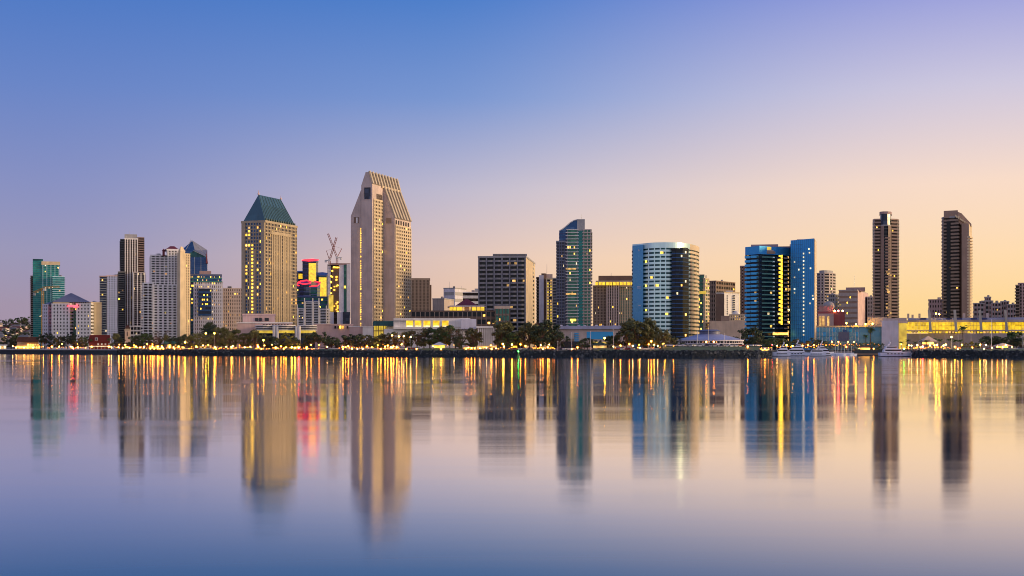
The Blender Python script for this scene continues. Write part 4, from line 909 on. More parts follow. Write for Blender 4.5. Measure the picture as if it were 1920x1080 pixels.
# brown and white group
Y = 1450
b = building('office_block', 'brown stepped office block behind the small white tower', front(1328, 1378, Y, 30), 'office')
tower(b, corner(1328, 1342, 1378, Y, 35), Z(528, Y), nf=15, core='brown_glass', band='brown', bf=0.45, pier='brown_light', piers={0: 4, 1: 8}, pw=0.8, units=1, lit={0: (4, 0.05), 1: (8, 0.08)})
Y = 1350
b = building('apartment_block', 'small white tower with two columns of dark windows and brown flank', front(1342, 1386, Y, 20), 'apartments')
tower(b, corner(1343, 1358, 1386, Y, 55), Z(549, Y), nf=9, core='white', units=0, cap='cream')
for k in range(9):
    for p in (1361.5, 1375): facade(b, 'window', p, p + 3, 553.5 + k * 4.2, 556 + k * 4.2, Y + (2 if p < 1370 else 6), 1.5, 'black')
facade(b, 'brown_flank', 1342.5, 1358, 551, 612, Y - 1.5, 6, 'brown'); facade(b, 'roof_room', 1361, 1374, 545, 549, Y + 8, 6, 'white')
Y = 1500
b = building('office_tower', 'plain purple-brown slab partly hidden by the blue mirrored hotel', front(1388, 1404, Y, 24), 'tower')
tower(b, front(1388, 1408, Y, 24), Z(500, Y), nf=26, core='brown_glass', band='mauve', bf=0.5, bo=0.15, pier='brown', piers={0: 3}, pw=2, units=0)
Y = 1220
b = building('low_hall', 'long peach wall with small yellow upper storey behind the round pavilion', front(1330, 1402, Y, 30), 'hall')
facade(b, 'wall', 1330, 1403, 602, 640, Y, 30, 'peach')
tower(b, front(1368, 1402, Y + 8, 16), Z(591, Y), zb=Z(602, Y), nf=2, core='brown_glass', band='cream', bf=0.4, pier='cream', piers={0: 8}, pw=1, units=0, lit={0: (8, 0.5)}, lits=['litdim'])
facade(b, 'upper_wall', 1352, 1370, 592, 602, Y + 10, 14, 'brown_light'); b.part('cupola', MB().ball((X(1380, Y + 16), Y + 16, Z(590, Y)), 4, 10, 5), 'white')

# round pavilion
Y = 800; c = (X(1331, Y + 24), Y + 24); rr_ = (1395 - 1268) / 2 / F * Y * 1.02
def ring(r, n=40): return [(c[0] + r * math.cos(2 * math.pi * i / n), c[1] + r * math.sin(2 * math.pi * i / n)) for i in range(n)]
b = Thing('round_pavilion', 'round lakeside style pavilion with low lilac cone roof and white flagpoles', 'pavilion', (c[0], c[1], G))
b.o['label'] = 'round waterfront pavilion with wide low lilac cone roof and clerestory drum'
b.part('wall', MB().prism(ring(rr_ * 0.93), G, Z(639, Y)), 'white_lilac'); b.part('window_band', MB().prism(ring(rr_ * 0.945), Z(643, Y), Z(639.2, Y)), 'black_glass')
b.part('eaves', MB().prism(ring(rr_), Z(639.5, Y), Z(637, Y)), 'white_lilac'); b.part('balcony', MB().prism(ring(rr_ * 0.99), Z(647, Y), Z(643.5, Y)), 'white_lilac')
b.part('roof', MB().prism(ring(rr_ * 1.01), Z(637, Y), Z(626, Y), top=ring(rr_ * 0.34)), 'lilac_roof')
b.part('drum', MB().prism(ring(rr_ * 0.30), Z(627, Y), Z(619.5, Y)), 'blue_roof'); b.part('drum_roof', MB().prism(ring(rr_ * 0.34), Z(620, Y), Z(617, Y), top=ring(rr_ * 0.22)), 'blue_roof')
me = MB().tube((0, 0, 0), (0, 0, Z(639, Y) - Z(643, Y)), 0.25, 0.25, 6).mesh('post', 'white_lilac')
for k in range(30):
    a = math.pi + math.pi * (k + 0.5) / 30; b.rep('post', me, (rr_ * 0.96 * math.cos(a), rr_ * 0.96 * math.sin(a), Z(643, Y) - G))
me = MB().ball((0, 0, 0), 0.55, 8, 5).mesh('ceiling_lamp', 'lamp_o')
for a in (255, 268): b.rep('ceiling_lamp', me, (rr_ * 0.965 * math.cos(math.radians(a)), rr_ * 0.965 * math.sin(math.radians(a)), Z(641, Y) - G))

# blue mirrored hotel
Y = 950
left = [P(1399.5, 962), P(1424, 951), P(1481, 968), P(1482, 1002), P(1401, 1002)]
b = building('mirror_hotel', 'blue mirrored hotel pair with dark balconied wing and column of gold windows', left, 'hotel')
zt = Z(475, Y); nf = 23; fh = (zt - G) / nf
tower(b, left, zt, nf=nf, core='black_glass', band='navy_glass', bf=0.40, bo=0.7, units=0, cap=None, lit={0: (5, 0.02), 1: (12, 0.03)}, lits=['lit', 'litdim', 'lit3'])
me = MB().box((0, 0), (0.91, -0.41), (0.41, 0.91), 0, fh * 0.55, 3.6, 0.7).mesh('blue_balcony', 'blue_glass')
for k in range(1, nf):
    for px in (1405.5, 1417): Yp = interp([(1399.5, 962), (1424, 951)], px); b.rep('blue_balcony', me, (X(px, Yp - 0.7) - b.org[0], Yp - 0.7 - b.org[1], k * fh))
me = MB().box((0, 0), (0.96, 0.29), (-0.29, 0.96), 0, fh * 0.28, 6.2, 0.9).mesh('balcony_rail', 'teal_panel')
me2 = MB().box((0, 0), (0.96, 0.29), (-0.29, 0.96), 0, fh * 0.28, 2.0, 0.95).mesh('balcony_rail', 'aqua_panel')
me3 = MB().box((0, 0), (0.96, 0.29), (-0.29, 0.96), 0, fh * 0.28, 1.5, 0.9).mesh('balcony_rail', 'grey')
lt = [(1424, 951), (1481, 968)]
for k in range(1, nf):
    for px, m_ in ((1434, me), (1447, me2), (1473, me3)): Yp = interp(lt, px); b.rep('balcony_rail', m_, (X(px, Yp - 0.9) - b.org[0], Yp - 0.9 - b.org[1], k * fh + 0.1))
me = MB().box((0, 0), (0.96, 0.29), (-0.29, 0.96), 0, fh * 0.86, 1.45, 0.3).mesh('lit_window', 'goldstrip')
for k in range(6, nf): Yp = interp(lt, 1463.5); b.rep('lit_window', me, (X(1463.5, Yp - 0.6) - b.org[0], Yp - 0.6 - b.org[1], k * fh + 0.2))
me = MB().box((0, 0), (0.96, 0.29), (-0.29, 0.96), 0, fh * 0.5, 0.35, 0.3).mesh('lit_window', 'litdim')
for k in range(2, nf): Yp = interp(lt, 1478); b.rep('lit_window', me, (X(1478, Yp - 0.9) - b.org[0], Yp - 0.9 - b.org[1], k * fh + 0.5))
b.part('blue_fascia', MB().prism(offset(left, 0.9), zt - 0.5, Z(461, Y)), 'blue_glass')
for nm, pc, hw, r0, r1, mt, pr in (('crest', 1440.5, 2.3, 462, 468, 'goldlow', 1.3), ('crest_base', 1441, 5.4, 470.2, 475, 'brown_light', 1.5), ('crest_base', 1441, 3.8, 468, 470.2, 'beige_dark', 1.4)):
    Yp = interp([(1424, 951), (1481, 968)], pc) - pr; b.part(nm, MB().box(P(pc, Yp), (0.96, 0.29), (-0.29, 0.96), Z(r1, Y), Z(r0, Y), hw, 0.35), mt)
b.part('plant_screen', MB().prism(front(1408, 1459, Y + 16, 20), Z(462, Y), Z(455, Y)), 'mauve'); b.part('plant_screen', MB().prism(front(1458, 1482, Y + 22, 16), Z(462, Y), Z(457.5, Y)), 'mauve')
b.part('podium_light', MB().prism(front(1449, 1478, Y + 4, 1.5), Z(628, Y), Z(623.5, Y)), 'lit')
right = [P(1482.5, 956), P(1526.5, 938), P(1530, 968), P(1484, 990)]
b.part('blue_slab', MB().prism(right, G, Z(449.5, Y)), 'blue_glass')
b.part('recess', MB().prism([P(1480.5, 962), P(1483, 957), P(1484, 990), P(1481, 990)], G, Z(456, Y)), 'navy_glass')
a_, b_ = Vector(right[1]), Vector(right[2]); uu = (b_ - a_).normalized(); nn = Vector((uu.y, -uu.x)); mm = (a_ + b_) / 2 + nn * 0.15
b.part('cream_edge', MB().box(tuple(mm), uu, nn, G, Z(450, Y), (b_ - a_).length / 2, 0.25), 'cream')
b.part('plant_screen', MB().prism(front(1494, 1522, Y + 12, 16), Z(449.5, Y), Z(446, Y)), 'mauve')
me = MB().abox(-0.55, 0.55, -0.25, 0.25, 0, 1.1).mesh('lit_window', 'lit3')
rt = [(1482.5, 956), (1526.5, 938)]
for k in range(23): Yp = interp(rt, 1507); b.rep('lit_window', me, (X(1507, Yp - 0.2) - b.org[0], Yp - 0.2 - b.org[1], Z(477.5 + k * 6.9, Y) - G))
for px, py in ((1490, 492), (1490, 521), (1490, 543), (1490, 550), (1498, 507), (1518, 477), (1517, 470), (1520, 506), (1524, 557), (1519, 571), (1525, 563)): Yp = interp(rt, px); b.rep('lit_window', me, (X(px, Yp - 0.2) - b.org[0], Yp - 0.2 - b.org[1], Z(py, Y) - G))
sm = MB().box((0, 0), (0.93, -0.36), (0.36, 0.93), 0, 0.14, (1526.5 - 1482.5) / F * 947 / 2 * 1.07, 0.1).mesh('floor_joint', 'blue_dark')
sv = MB().box((0, 0), (0.93, -0.36), (0.36, 0.93), 0, Z(450, Y) - G, 0.07, 0.1).mesh('panel_joint', 'blue_dark')
for k in range(1, 12): px = 1482.5 + 44 * k / 12; Yp = interp(rt, px); b.rep('panel_joint', sv, (X(px, Yp) - b.org[0], Yp - 0.02 - b.org[1], 0))
for k in range(1, 26): b.rep('floor_joint', sm, (X(1504.5, 947) - b.org[0], 946.95 - b.org[1], k * fh))

# towers and blocks east of it
Y = 1500; q = front(1532, 1566, Y, 24)
b = building('apartment_tower', 'grey rounded apartment tower with dark window columns behind the mirrored hotel', q, 'tower')
poly = [P(1532, Y + 10), P(1538, Y + 2), P(1546, Y - 1), P(1554, Y + 1), P(1561, Y + 6), P(1566, Y + 14), P(1565, Y + 30), P(1533, Y + 30)]
tower(b, poly, Z(513, Y), nf=26, core='dark_glass', band='beige_dark', bf=0.45, bo=0.5, pier='beige', piers={1: 1, 3: 1, 5: 1}, pw=1.6, units=0, lit={1: (2, 0.08), 3: (2, 0.06)})
b.part('roof_drum', MB().prism(offset(poly, -2.5), Z(513, Y), Z(506.5, Y)), 'grey')
b = building('apartment_block', 'lower grey block at the foot of the rounded apartment tower', front(1553, 1576, Y - 50, 20), 'apartments')
tower(b, corner(1550, 1566, 1576, Y - 50, 30), Z(553, Y - 50), nf=14, core='dark_glass', band='grey', bf=0.45, pier='grey', piers={0: 4, 1: 3}, pw=1, units=1, lit={0: (4, 0.04)})
Y = 1180
b = building('red_hall', 'red-walled hall with arched amber windows and grey domed roof', front(1533, 1584, Y, 26), 'hall')
facade(b, 'wall', 1533, 1584, 584, 640, Y, 26, 'red_wall')
facade(b, 'portico', 1534, 1563, 588, 613, Y - 2, 3, 'pink')
for p in (1536, 1542, 1551, 1557): facade(b, 'arch_window', p, p + 4, 593, 611, Y - 2.6, 0.7, 'litdim')
facade(b, 'attic', 1535, 1562, 573, 584, Y + 6, 16, 'mauve'); b.part('dome', MB().ball((X(1554, Y + 14), Y + 14, Z(573, Y)), 5.5, 12, 6, 0.8), 'grey')
for p in (1565, 1572, 1580): b.part('roof_lamp', MB().ball((X(p, Y - 1), Y - 1, Z(583, Y)), 0.8), 'lamp_r' if p == 1572 else 'lamp_w')
Y = 1360; q = corner(1573, 1607, 1627, Y, 22)
b = building('office_block', 'banded grey office block with pink flank and rooftop mast', q, 'office')
tower(b, q, Z(545, Y), nf=11, core='bronze', band='beige_dark', bf=0.6, bo=0.4, units=0, pier='beige_dark', piers={1: 3}, pw=1.2, lit={0: (12, 0.03)})
A, B_ = Vector(q[1]), Vector(q[2]); uu = (B_ - A).normalized(); nn = Vector((uu.y, -uu.x)); mm = (A + B_) / 2 + nn * 0.3
b.part('flank_wall', MB().box(tuple(mm), uu, nn, G, Z(545, Y), (B_ - A).length / 2, 0.5), 'pink')
facade(b, 'lit_storey', 1574, 1606, 570.5, 572.5, Y + 4, 1.5, 'goldlow')
b.part('roof_storey', MB().prism(front(1586, 1622, Y + 10, 16), Z(545, Y), Z(538, Y)), 'mauve'); mast(b, 1602, 516, 538, Y + 14, 0.4)
b = building('apartment_block', 'small grey block squeezed beside the notched dark tower', front(1626, 1640, Y + 60, 20), 'apartments')
tower(b, front(1626, 1641, Y + 60, 20), Z(558, Y + 60), nf=13, core='dark_glass', band='grey', bf=0.45, pier='grey', piers={0: 3}, pw=1.2, units=1)

# twin bronze towers
Y = 1150
b = building('bronze_tower', 'slim bronze tower with rounded centre shaft and notched barrel top', front(1637, 1685, Y, 24), 'tower')
tower(b, [P(1637, Y + 8), P(1640, Y + 1), P(1651, Y), P(1651, Y + 20), P(1637, Y + 20)], Z(412.5, Y), nf=40, core='brown_glass', band='bronze', bf=0.5, bo=0.5, units=0, cap='bronze', lit={1: (4, 0.02)})
tower(b, [P(1672, Y), P(1682, Y + 2), P(1685, Y + 8), P(1685, Y + 20), P(1672, Y + 20)], Z(412.5, Y), nf=40, core='brown_glass', band='bronze', bf=0.5, bo=0.5, units=0, cap='bronze', lit={0: (3, 0.02)})
cyl = [P(1650, Y + 6), P(1652, Y - 1), P(1657, Y - 4), P(1664, Y - 4.5), P(1669, Y - 2), P(1672.5, Y + 4), P(1672.5, Y + 16), P(1650, Y + 16)]
tower(b, cyl, Z(424, Y), nf=38, core='black_glass', band='grey_dark', bf=0.12, bo=0.05, units=0, cap='grey', caph=1)
b.part('smooth_pier', MB().prism([P(1650, Y + 4), P(1652, Y - 2), P(1657.4, Y - 5), P(1657.4, Y), P(1651, Y + 6)], G, Z(424, Y)), 'bronze')
b.part('smooth_pier', MB().prism([P(1665.5, Y - 5.4), P(1669.6, Y - 3), P(1673.2, Y + 4), P(1672, Y + 8), P(1665.5, Y)], G, Z(424, Y)), 'brown_light')
me = MB().abox(-2.2, 2.2, -0.7, 0.7, 0, 1.3).mesh('balcony', 'bronze')
for k in range(30): b.rep('balcony', me, (X(1661.5, Y) - b.org[0], Y - 4.6 - b.org[1], Z(448 + k * 5.6, Y) - G))
top = [P(1650, Y + 4), P(1652, Y - 1), P(1657, Y - 3), P(1664, Y - 3), P(1669, Y - 1), P(1671, Y + 4), P(1671, Y + 14), P(1650, Y + 14)]
b.part('barrel_top', MB().prism(top, Z(424, Y), Z(400, Y)), 'navy_glass'); b.part('barrel_cap', MB().prism(offset(top, 0.5), Z(401.5, Y), Z(397, Y)), 'mauve')
me = MB().abox(-0.5, 0.5, -0.2, 0.2, 0, 1.2).mesh('lit_window', 'litdim')
for k in range(18): b.rep('lit_window', me, (X(R.choice([1659.5, 1661.5, 1663.5, 1667]), Y) - b.org[0], Y - 5.6 - b.org[1], Z(R.uniform(500, 605), Y) - G))
b = building('bronze_tower', 'slim bronze tower with slanted chisel roof and toothed balconies', front(1766, 1822, Y, 24), 'tower')
lp = [P(1766, Y + 12), P(1769, Y + 6), P(1797, Y - 4), P(1800, Y + 2), P(1800, Y + 24), P(1768, Y + 24)]
tower(b, lp, Z(408, Y), nf=38, core='brown_glass', band='brown_light', bf=0.5, bo=0.4, units=0, cap='grey', lit={1: (6, 0.03)})
me = MB().box((0, 0), (0.94, -0.34), (0.34, 0.94), 0, 2.4, 1.7, 0.5).mesh('loggia', 'black_glass')
for k in range(36): b.rep('loggia', me, (X(1779, Y + 1) - b.org[0], Y + 1.6 - b.org[1], Z(420 + k * 5.1, Y) - G))
b.part('roof_drum', MB().prism([P(1769.5, Y + 4), P(1796, Y - 2), P(1796, Y + 18), P(1770, Y + 18)], Z(408, Y), Z(394.5, Y)), 'bronze')
b.part('recess', MB().prism([P(1797, Y), P(1806, Y + 2), P(1806, Y + 20), P(1798, Y + 20)], G, Z(410, Y)), 'brown')
rp = [P(1803, Y - 4), P(1816, Y - 7), P(1821.5, Y + 6), P(1820, Y + 22), P(1803, Y + 22)]
b.part('smooth_shaft', MB().prism(rp, G, Z(420, Y)), 'bronze')
profile(b, 'chisel_roof', [(1795, 412), (1796, 397), (1803, 400), (1821.5, 420), (1821.5, 424), (1803, 424)], Y - 3, 22, 'bronze')
for k in range(7): profile(b, 'roof_fin', [(1790 + k * 4, 404 + k * 3), (1792 + k * 4, 402 + k * 3), (1796 + k * 3.8, 407 + k * 2.2), (1794 + k * 3.8, 409 + k * 2.2)], Y - 5, 1.5, 'cream')
A, B_ = Vector(rp[1]), Vector(rp[2]); uu = (B_ - A).normalized(); nn = Vector((uu.y, -uu.x)); mm = (A + B_) / 2
me = MB().box((0, 0), uu, nn, 0, 1.5, (B_ - A).length / 2, 1.3).mesh('balcony', 'cream')
for k in range(33): b.rep('balcony', me, (mm.x - b.org[0], mm.y - b.org[1], Z(447 + k * 5.6, Y) - G))
b.part('gold_flank', MB().box(tuple(mm), uu, nn, Z(446, Y), Z(422, Y), (B_ - A).length / 2 * 0.98, 0.4), 'cream')

# far east blocks
Y = 1500
b = building('apartment_block', 'plain mauve block left of the chisel-roofed bronze tower', front(1741, 1768, Y, 24), 'apartments')
tower(b, front(1741, 1768, Y, 24), Z(563, Y), nf=10, core='brown_glass', band='mauve', bf=0.5, pier='mauve', piers={0: 5}, pw=1.6, units=1, lit={0: (5, 0.06)})
b = building('apartment_block', 'stepped grey apartment ziggurat with open frame right of the bronze towers', front(1825, 1906, Y, 30), 'apartments')
for p0, p1, t_, dy in ((1825, 1846, 570, 0), (1840, 1862, 565, 6), (1846, 1858, 557.5, 10), (1858, 1878, 569, 2), (1876, 1892, 566, 6), (1888, 1906, 572, 0)):
    tower(b, front(p0, p1, Y + dy, 20), Z(t_, Y), nf=max(6, int((640 - t_) / 7)), core='dark_glass', band='grey', bf=0.45, bo=0.4, pier='mauve', piers={0: 3}, pw=1.2, po=0.6, units=1, lit={0: (4, 0.06)})
b = building('apartment_tower', 'brown apartment tower with stacked balconies at the far end of the skyline', front(1905, 1945, 1400, 24), 'tower')
tower(b, front(1909, 1945, 1400, 24), Z(532, 1400), nf=20, core='brown_glass', band='mauve', bf=0.45, pier='pink', piers={0: 5}, pw=1.6, units=1, lit={0: (6, 0.04)})
tower(b, front(1904.5, 1911, 1398, 14), Z(536, 1400), nf=20, core='brown_glass', band='brown_light', bf=0.3, bo=1.0, units=0)

# low blue glass hall
Y = 960; q = front(1530, 1654, Y, 40)
b = building('glass_hall', 'long low hall of pale blue glass panes with lamp-lit roof edge', q, 'hall')
b.part('back_wall', MB().prism(front(1530, 1654, Y + 3, 38), G, Z(613, Y)), 'aqua_glass')
facade(b, 'roof', 1529, 1655, 610.5, 613.5, Y - 1, 44, 'cream')
for k in range(20):
    p = 1531 + k * 6.1
    for r_ in range(3): facade(b, 'pane', p, p + 5.5, 614 + r_ * 8.7, 622.2 + r_ * 8.7, Y + 1.2, 0.4, 'aqua_glass' if (k * 7 + r_) % 5 else 'blue_glass')
for k in range(21): facade(b, 'mullion', 1530.4 + k * 6.1, 1531 + k * 6.1, 613.5, 640, Y + 0.8, 0.8, 'white_lilac')
facade(b, 'entrance_box', 1572, 1592, 622, 640, Y - 3, 4, 'blue_roof'); facade(b, 'entrance_box', 1580, 1588, 618, 622, Y - 3, 3, 'blue_dark')
# exhibition block
Y = 930
b = building('exhibition_block', 'plain beige windowless block with stepped top beside the blue glass hall', front(1652, 1684, Y, 30), 'building')
facade(b, 'wall', 1653, 1684, 601, 654, Y, 26, 'white_lilac'); facade(b, 'wall', 1626, 1664, 595, 640, Y + 30, 20, 'beige_dark'); facade(b, 'wall', 1656, 1682, 597, 603, Y + 3, 18, 'beige')
facade(b, 'roof_step', 1678, 1700, 596, 604, Y + 32, 16, 'beige_dark'); facade(b, 'lit_edge', 1683.6, 1686, 608, 650, Y + 0.5, 3, 'cream')  # bright light on the right edge is put in as a cream strip
facade(b, 'side_wing', 1685, 1700, 606, 654, Y + 20, 20, 'goldlow'); facade(b, 'side_wing', 1684, 1702, 602, 606, Y + 19, 22, 'beige')
# golden exhibition hall
Y = 1000
b = building('exhibition_hall', 'long exhibition hall with golden glass storey and leaning concrete pylons', front(1690, 2020, Y, 60), 'hall')
q0, q1 = 1699, 2010
facade(b, 'base_wall', 1690, q1, 625, 654, Y - 6, 50, 'beige_dark'); facade(b, 'mid_slab', 1695, q1, 618.5, 621, Y - 4, 40, 'beige')
facade(b, 'fascia', 1696, q1, 599.5, 604, Y - 2, 40, 'beige'); facade(b, 'roof', 1699, q1, 595.5, 599.5, Y + 1, 40, 'lilac_roof')
px_ = 1742; segs = [1699, 1742, 1790, 1837, 1885, 1933, 1981]
for s0, s1 in zip(segs, segs[1:]):
    for k in range(8):
        w = (s1 - s0) / 8; facade(b, 'glass_pane', s0 + k * w + 0.3, s0 + (k + 1) * w - 0.3, 604, 618.5, Y + 2, 0.6, 'gold')
        facade(b, 'terrace_light', s0 + k * w + 0.6, s0 + (k + 1) * w - 0.8, 621.2, 624.8, Y - 0.5, 0.6, 'gold' if R.random() < 0.7 else 'litdim')
    for k in range(25): w = (s1 - s0) / 24; facade(b, 'mullion', s0 + k * w - 0.16, s0 + k * w + 0.16, 604, 618.5, Y + 1.4, 0.5, 'brown_light')
    facade(b, 'transom', s0, s1, 610.6, 611.2, Y + 1.2, 0.5, 'brown_light')
    facade(b, 'navy_panel', s1 - 17, s1 - 5, 596, 599.3, Y + 0.4, 0.5, 'navy_panel'); facade(b, 'navy_panel', s0 + 4, s0 + 14, 596, 599.3, Y + 0.4, 0.5, 'navy_panel' if s0 > 1780 else 'lilac_roof')
for p in segs[1:]: profile(b, 'pylon', [(p - 2.5, 581), (p + 2.5, 581), (p + 5.5, 622), (p + 0.5, 622)], Y - 9, 8, 'grey')
for p in (1807, 1851): facade(b, 'rear_pylon', p - 2, p + 3, 587, 600, Y + 12, 5, 'beige')
for p in (1701, 1709, 1722): facade(b, 'roof_vent', p, p + 4, 588 + (p % 3), 597, Y + 10, 4, 'beige')
facade(b, 'lit_strip', 1822, 2000, 629.5, 632.5, Y - 7, 0.6, 'lit3'); facade(b, 'lower_bay', 1845, 1900, 634, 646, Y - 7.2, 0.6, 'white')
for k in range(12): facade(b, 'base_pilaster', 1700 + k * 24, 1702 + k * 24, 625.2, 654, Y - 7.4, 1, 'beige')
# corner restaurant, barn, clock tower of the shopping village
def village(name, label, p0, p1, ye, yr, Y, wallm, roofm, litm, cat='shop', inset=4):
    b = building(name, label, front(p0, p1, Y, 14), cat)
    facade(b, 'wall', p0 + 2, p1 - 2, ye, 655, Y + 0.6, 12, wallm)
    profile(b, 'roof', [(p0, ye + 0.4), (p1, ye + 0.4), (p1 - inset, yr), (p0 + inset, yr)], Y - 1.5, 16, roofm)
    n = max(3, int((p1 - p0) / 5)); w = (p1 - p0 - 6) / n
    for k in range(n): facade(b, 'shop_window', p0 + 3 + k * w + 0.5, p0 + 3 + (k + 1) * w - 0.5, ye + 1.8 + (644 - ye) * 0.62, 653.3, Y + 0.1, 0.6, litm if k % 4 != 3 else 'litdim')
    return b
b = village('waterfront_restaurant', 'brown-roofed waterfront restaurant with brightly lit orange windows', 30, 76, 641, 632, 1140, 'brown_light', 'brown_roof', 'lit')
b.part('lit_gallery', MB().prism(front(30, 75, 1138.6, 0.5), Z(653, 1138), Z(648.5, 1138)), 'lit'); mast(b, 74, 627, 645, 1134, 0.8, 'white', 'white_post')
b = village('waterfront_kiosk', 'small white flat-roofed kiosk at the far end of the promenade', -14, 14, 648, 646, 1120, 'white', 'white', 'lit3', inset=0)
b = building('red_barn', 'dark red barn-like building with white dormer and white porch', front(166, 209, 1080, 16), 'barn')
Y = 1080
facade(b, 'wall', 167, 208, 641, 656, Y + 0.8, 14, 'red_barn'); profile(b, 'roof', [(165, 642), (210, 642), (207, 628), (168, 628)], Y - 1, 16, 'red_barn')
facade(b, 'dormer', 178, 183.5, 633, 638.5, Y - 2.4, 3, 'white'); facade(b, 'dormer_window', 179.2, 182.2, 634.2, 637.8, Y - 2.7, 0.4, 'black')
for k in range(6): facade(b, 'window', 169 + k * 6.8, 172 + k * 6.8, 643.5, 647, Y + 0.2, 0.6, 'white'); facade(b, 'porch_post', 169 + k * 6.8, 170 + k * 6.8, 649.5, 655.5, Y - 2, 0.6, 'white')
facade(b, 'porch_beam', 166, 210, 648.6, 649.8, Y - 2.3, 3, 'lit3'); facade(b, 'porch_light', 168, 176, 650.5, 654, Y + 0.1, 0.5, 'lit')
mast(b, 207.5, 626, 646, Y - 3, 0.7, 'white', 'white_post')
b = building('clock_tower', 'small peach clock tower glowing among the trees beside the red barn', front(233, 245, 1060, 6), 'tower'); Y = 1060
facade(b, 'shaft', 234, 244.5, 619, 655, Y, 5, 'peach'); facade(b, 'cornice', 233, 245.5, 617.5, 619.5, Y - 0.6, 6.2, 'cream'); facade(b, 'belfry', 235.5, 243, 613.5, 617.5, Y + 0.6, 3.6, 'brown')
profile(b, 'roof', [(234, 613.8), (244.5, 613.8), (239.5, 609)], Y, 5, 'brown_roof'); facade(b, 'louvre', 238, 240, 622, 630, Y - 0.3, 0.5, 'brown'); facade(b, 'lit_window', 234.3, 236.5, 636, 640, Y - 0.3, 0.5, 'lit3')
village('waterfront_shop', 'low orange-lit shop row between the barn and the white condos', 212, 252, 649, 646, 1050, 'brown_light', 'brown_roof', 'lit')
village('waterfront_shop', 'low teal-roofed shop among trees before the red-roofed condos', 306, 334, 644, 639.5, 985, 'brown_light', 'teal_panel', 'litdim')
village('waterfront_shop', 'small dark shop under the bare tree by the white condos', 272, 300, 647, 644, 990, 'brown', 'brown_roof', 'lit')
village('waterfront_shop', 'lamp-lit shop row under olive trees by the glass-topped office', 345, 400, 647, 645, 960, 'brown', 'brown_roof', 'litdim')
village('waterfront_shop', 'shop with two tall yellow doorways below the green-roofed tower', 535, 566, 643, 641, 880, 'brown_light', 'navy_panel', 'lit2')
village('boat_kiosk', 'tiny yellow-lit kiosk with brown roof beneath the blue curved-top tower', 958, 972, 648, 645.5, 760, 'peach', 'brown_roof', 'lit2', 'kiosk', 2)
# hillside houses
hr = random.Random(11); hs = []
for k in range(34):
    hs.append((hr.uniform(-12, 72), hr.uniform(0.15, 0.98)))
hs.sort()
for k, (px, t) in enumerate(hs):
    Y = 1800 + 550 * t; z = hill_z(px, 5 * t); c = (X(px, Y), Y); w = hr.uniform(5, 10); d = 8; h_ = hr.uniform(4, 7)
    b = Thing('hillside_house', f'small {["white", "grey", "beige"][k % 3]} house on the far hillside, {ORD[k // 3]} of its colour from left', 'house', (c[0], c[1], z - 1), 'houses on the far hill')
    wm = ['white', 'grey', 'beige'][k % 3]
    b.part('wall', MB().abox(c[0] - w, c[0] + w, c[1] - d, c[1] + d, z - 2, z + h_), wm)
    b.part('roof', MB().prism([(c[0] - w - .6, c[1] - d - .6), (c[0] + w + .6, c[1] - d - .6), (c[0] + w + .6, c[1] + d + .6), (c[0] - w - .6, c[1] + d + .6)], z + h_, z + h_ + 3, top=[(c[0] - w * .6, c[1]), (c[0] + w * .6, c[1]), (c[0] + w * .6, c[1]), (c[0] - w * .6, c[1])]), 'brown_roof' if k % 2 else 'grey_dark')
    if k % 3 == 0: b.part('lit_window', MB().abox(c[0] - 1.2, c[0] + 1.2, c[1] - d - .2, c[1] - d + .1, z + 1, z + 3), 'lit')
# ------------------------------------------------------------------ trees and palms
def leaf_material(name, c0, c1):
    m, nt, bs = nodes(name); N = nt.nodes.new; L = nt.links.new
    oi = N('ShaderNodeObjectInfo'); tc = N('ShaderNodeTexCoord')
    n = N('ShaderNodeTexNoise'); n.inputs['Scale'].default_value = 0.8; n.inputs['Detail'].default_value = 3; L(tc.outputs['Object'], n.inputs[0])
    a = N('ShaderNodeMath'); a.operation = 'MULTIPLY_ADD'; L(oi.outputs['Random'], a.inputs[0]); a.inputs[1].default_value = 0.5; L(n.outputs[0], a.inputs[2])
    mr = N('ShaderNodeMapRange'); L(a.outputs[0], mr.inputs[0]); mr.inputs[1].default_value = 0.35; mr.inputs[2].default_value = 1.05
    mx = N('ShaderNodeMix'); mx.data_type = 'RGBA'; L(mr.outputs[0], mx.inputs[0]); mx.inputs[6].default_value = (*c0, 1); mx.inputs[7].default_value = (*c1, 1)
    L(mx.outputs[2], bs.inputs['Base Color']); bs.inputs['Roughness'].default_value = 0.7
    return m
M['leaf_dark'] = leaf_material('dark_foliage', (0.016, 0.032, 0.014), (0.06, 0.085, 0.035))
M['leaf_olive'] = leaf_material('olive_foliage', (0.05, 0.06, 0.016), (0.15, 0.145, 0.05))
M['leaf_green'] = leaf_material('green_foliage', (0.03, 0.07, 0.014), (0.09, 0.14, 0.035))
M['leaf_yellow_lit'] = leaf_material('yellow_lit_foliage', (0.12, 0.14, 0.015), (0.22, 0.20, 0.03))  # yellow light on these crowns is put into the leaf colour
M['leaf_brown'] = leaf_material('brown_twigs', (0.07, 0.04, 0.022), (0.13, 0.08, 0.04))
M['bark'] = wall('bark', (0.11, 0.075, 0.05), amt=0.4, scale=0.8)
M['palm_bark'] = wall('palm_bark', (0.16, 0.11, 0.075), amt=0.4, scale=0.8)

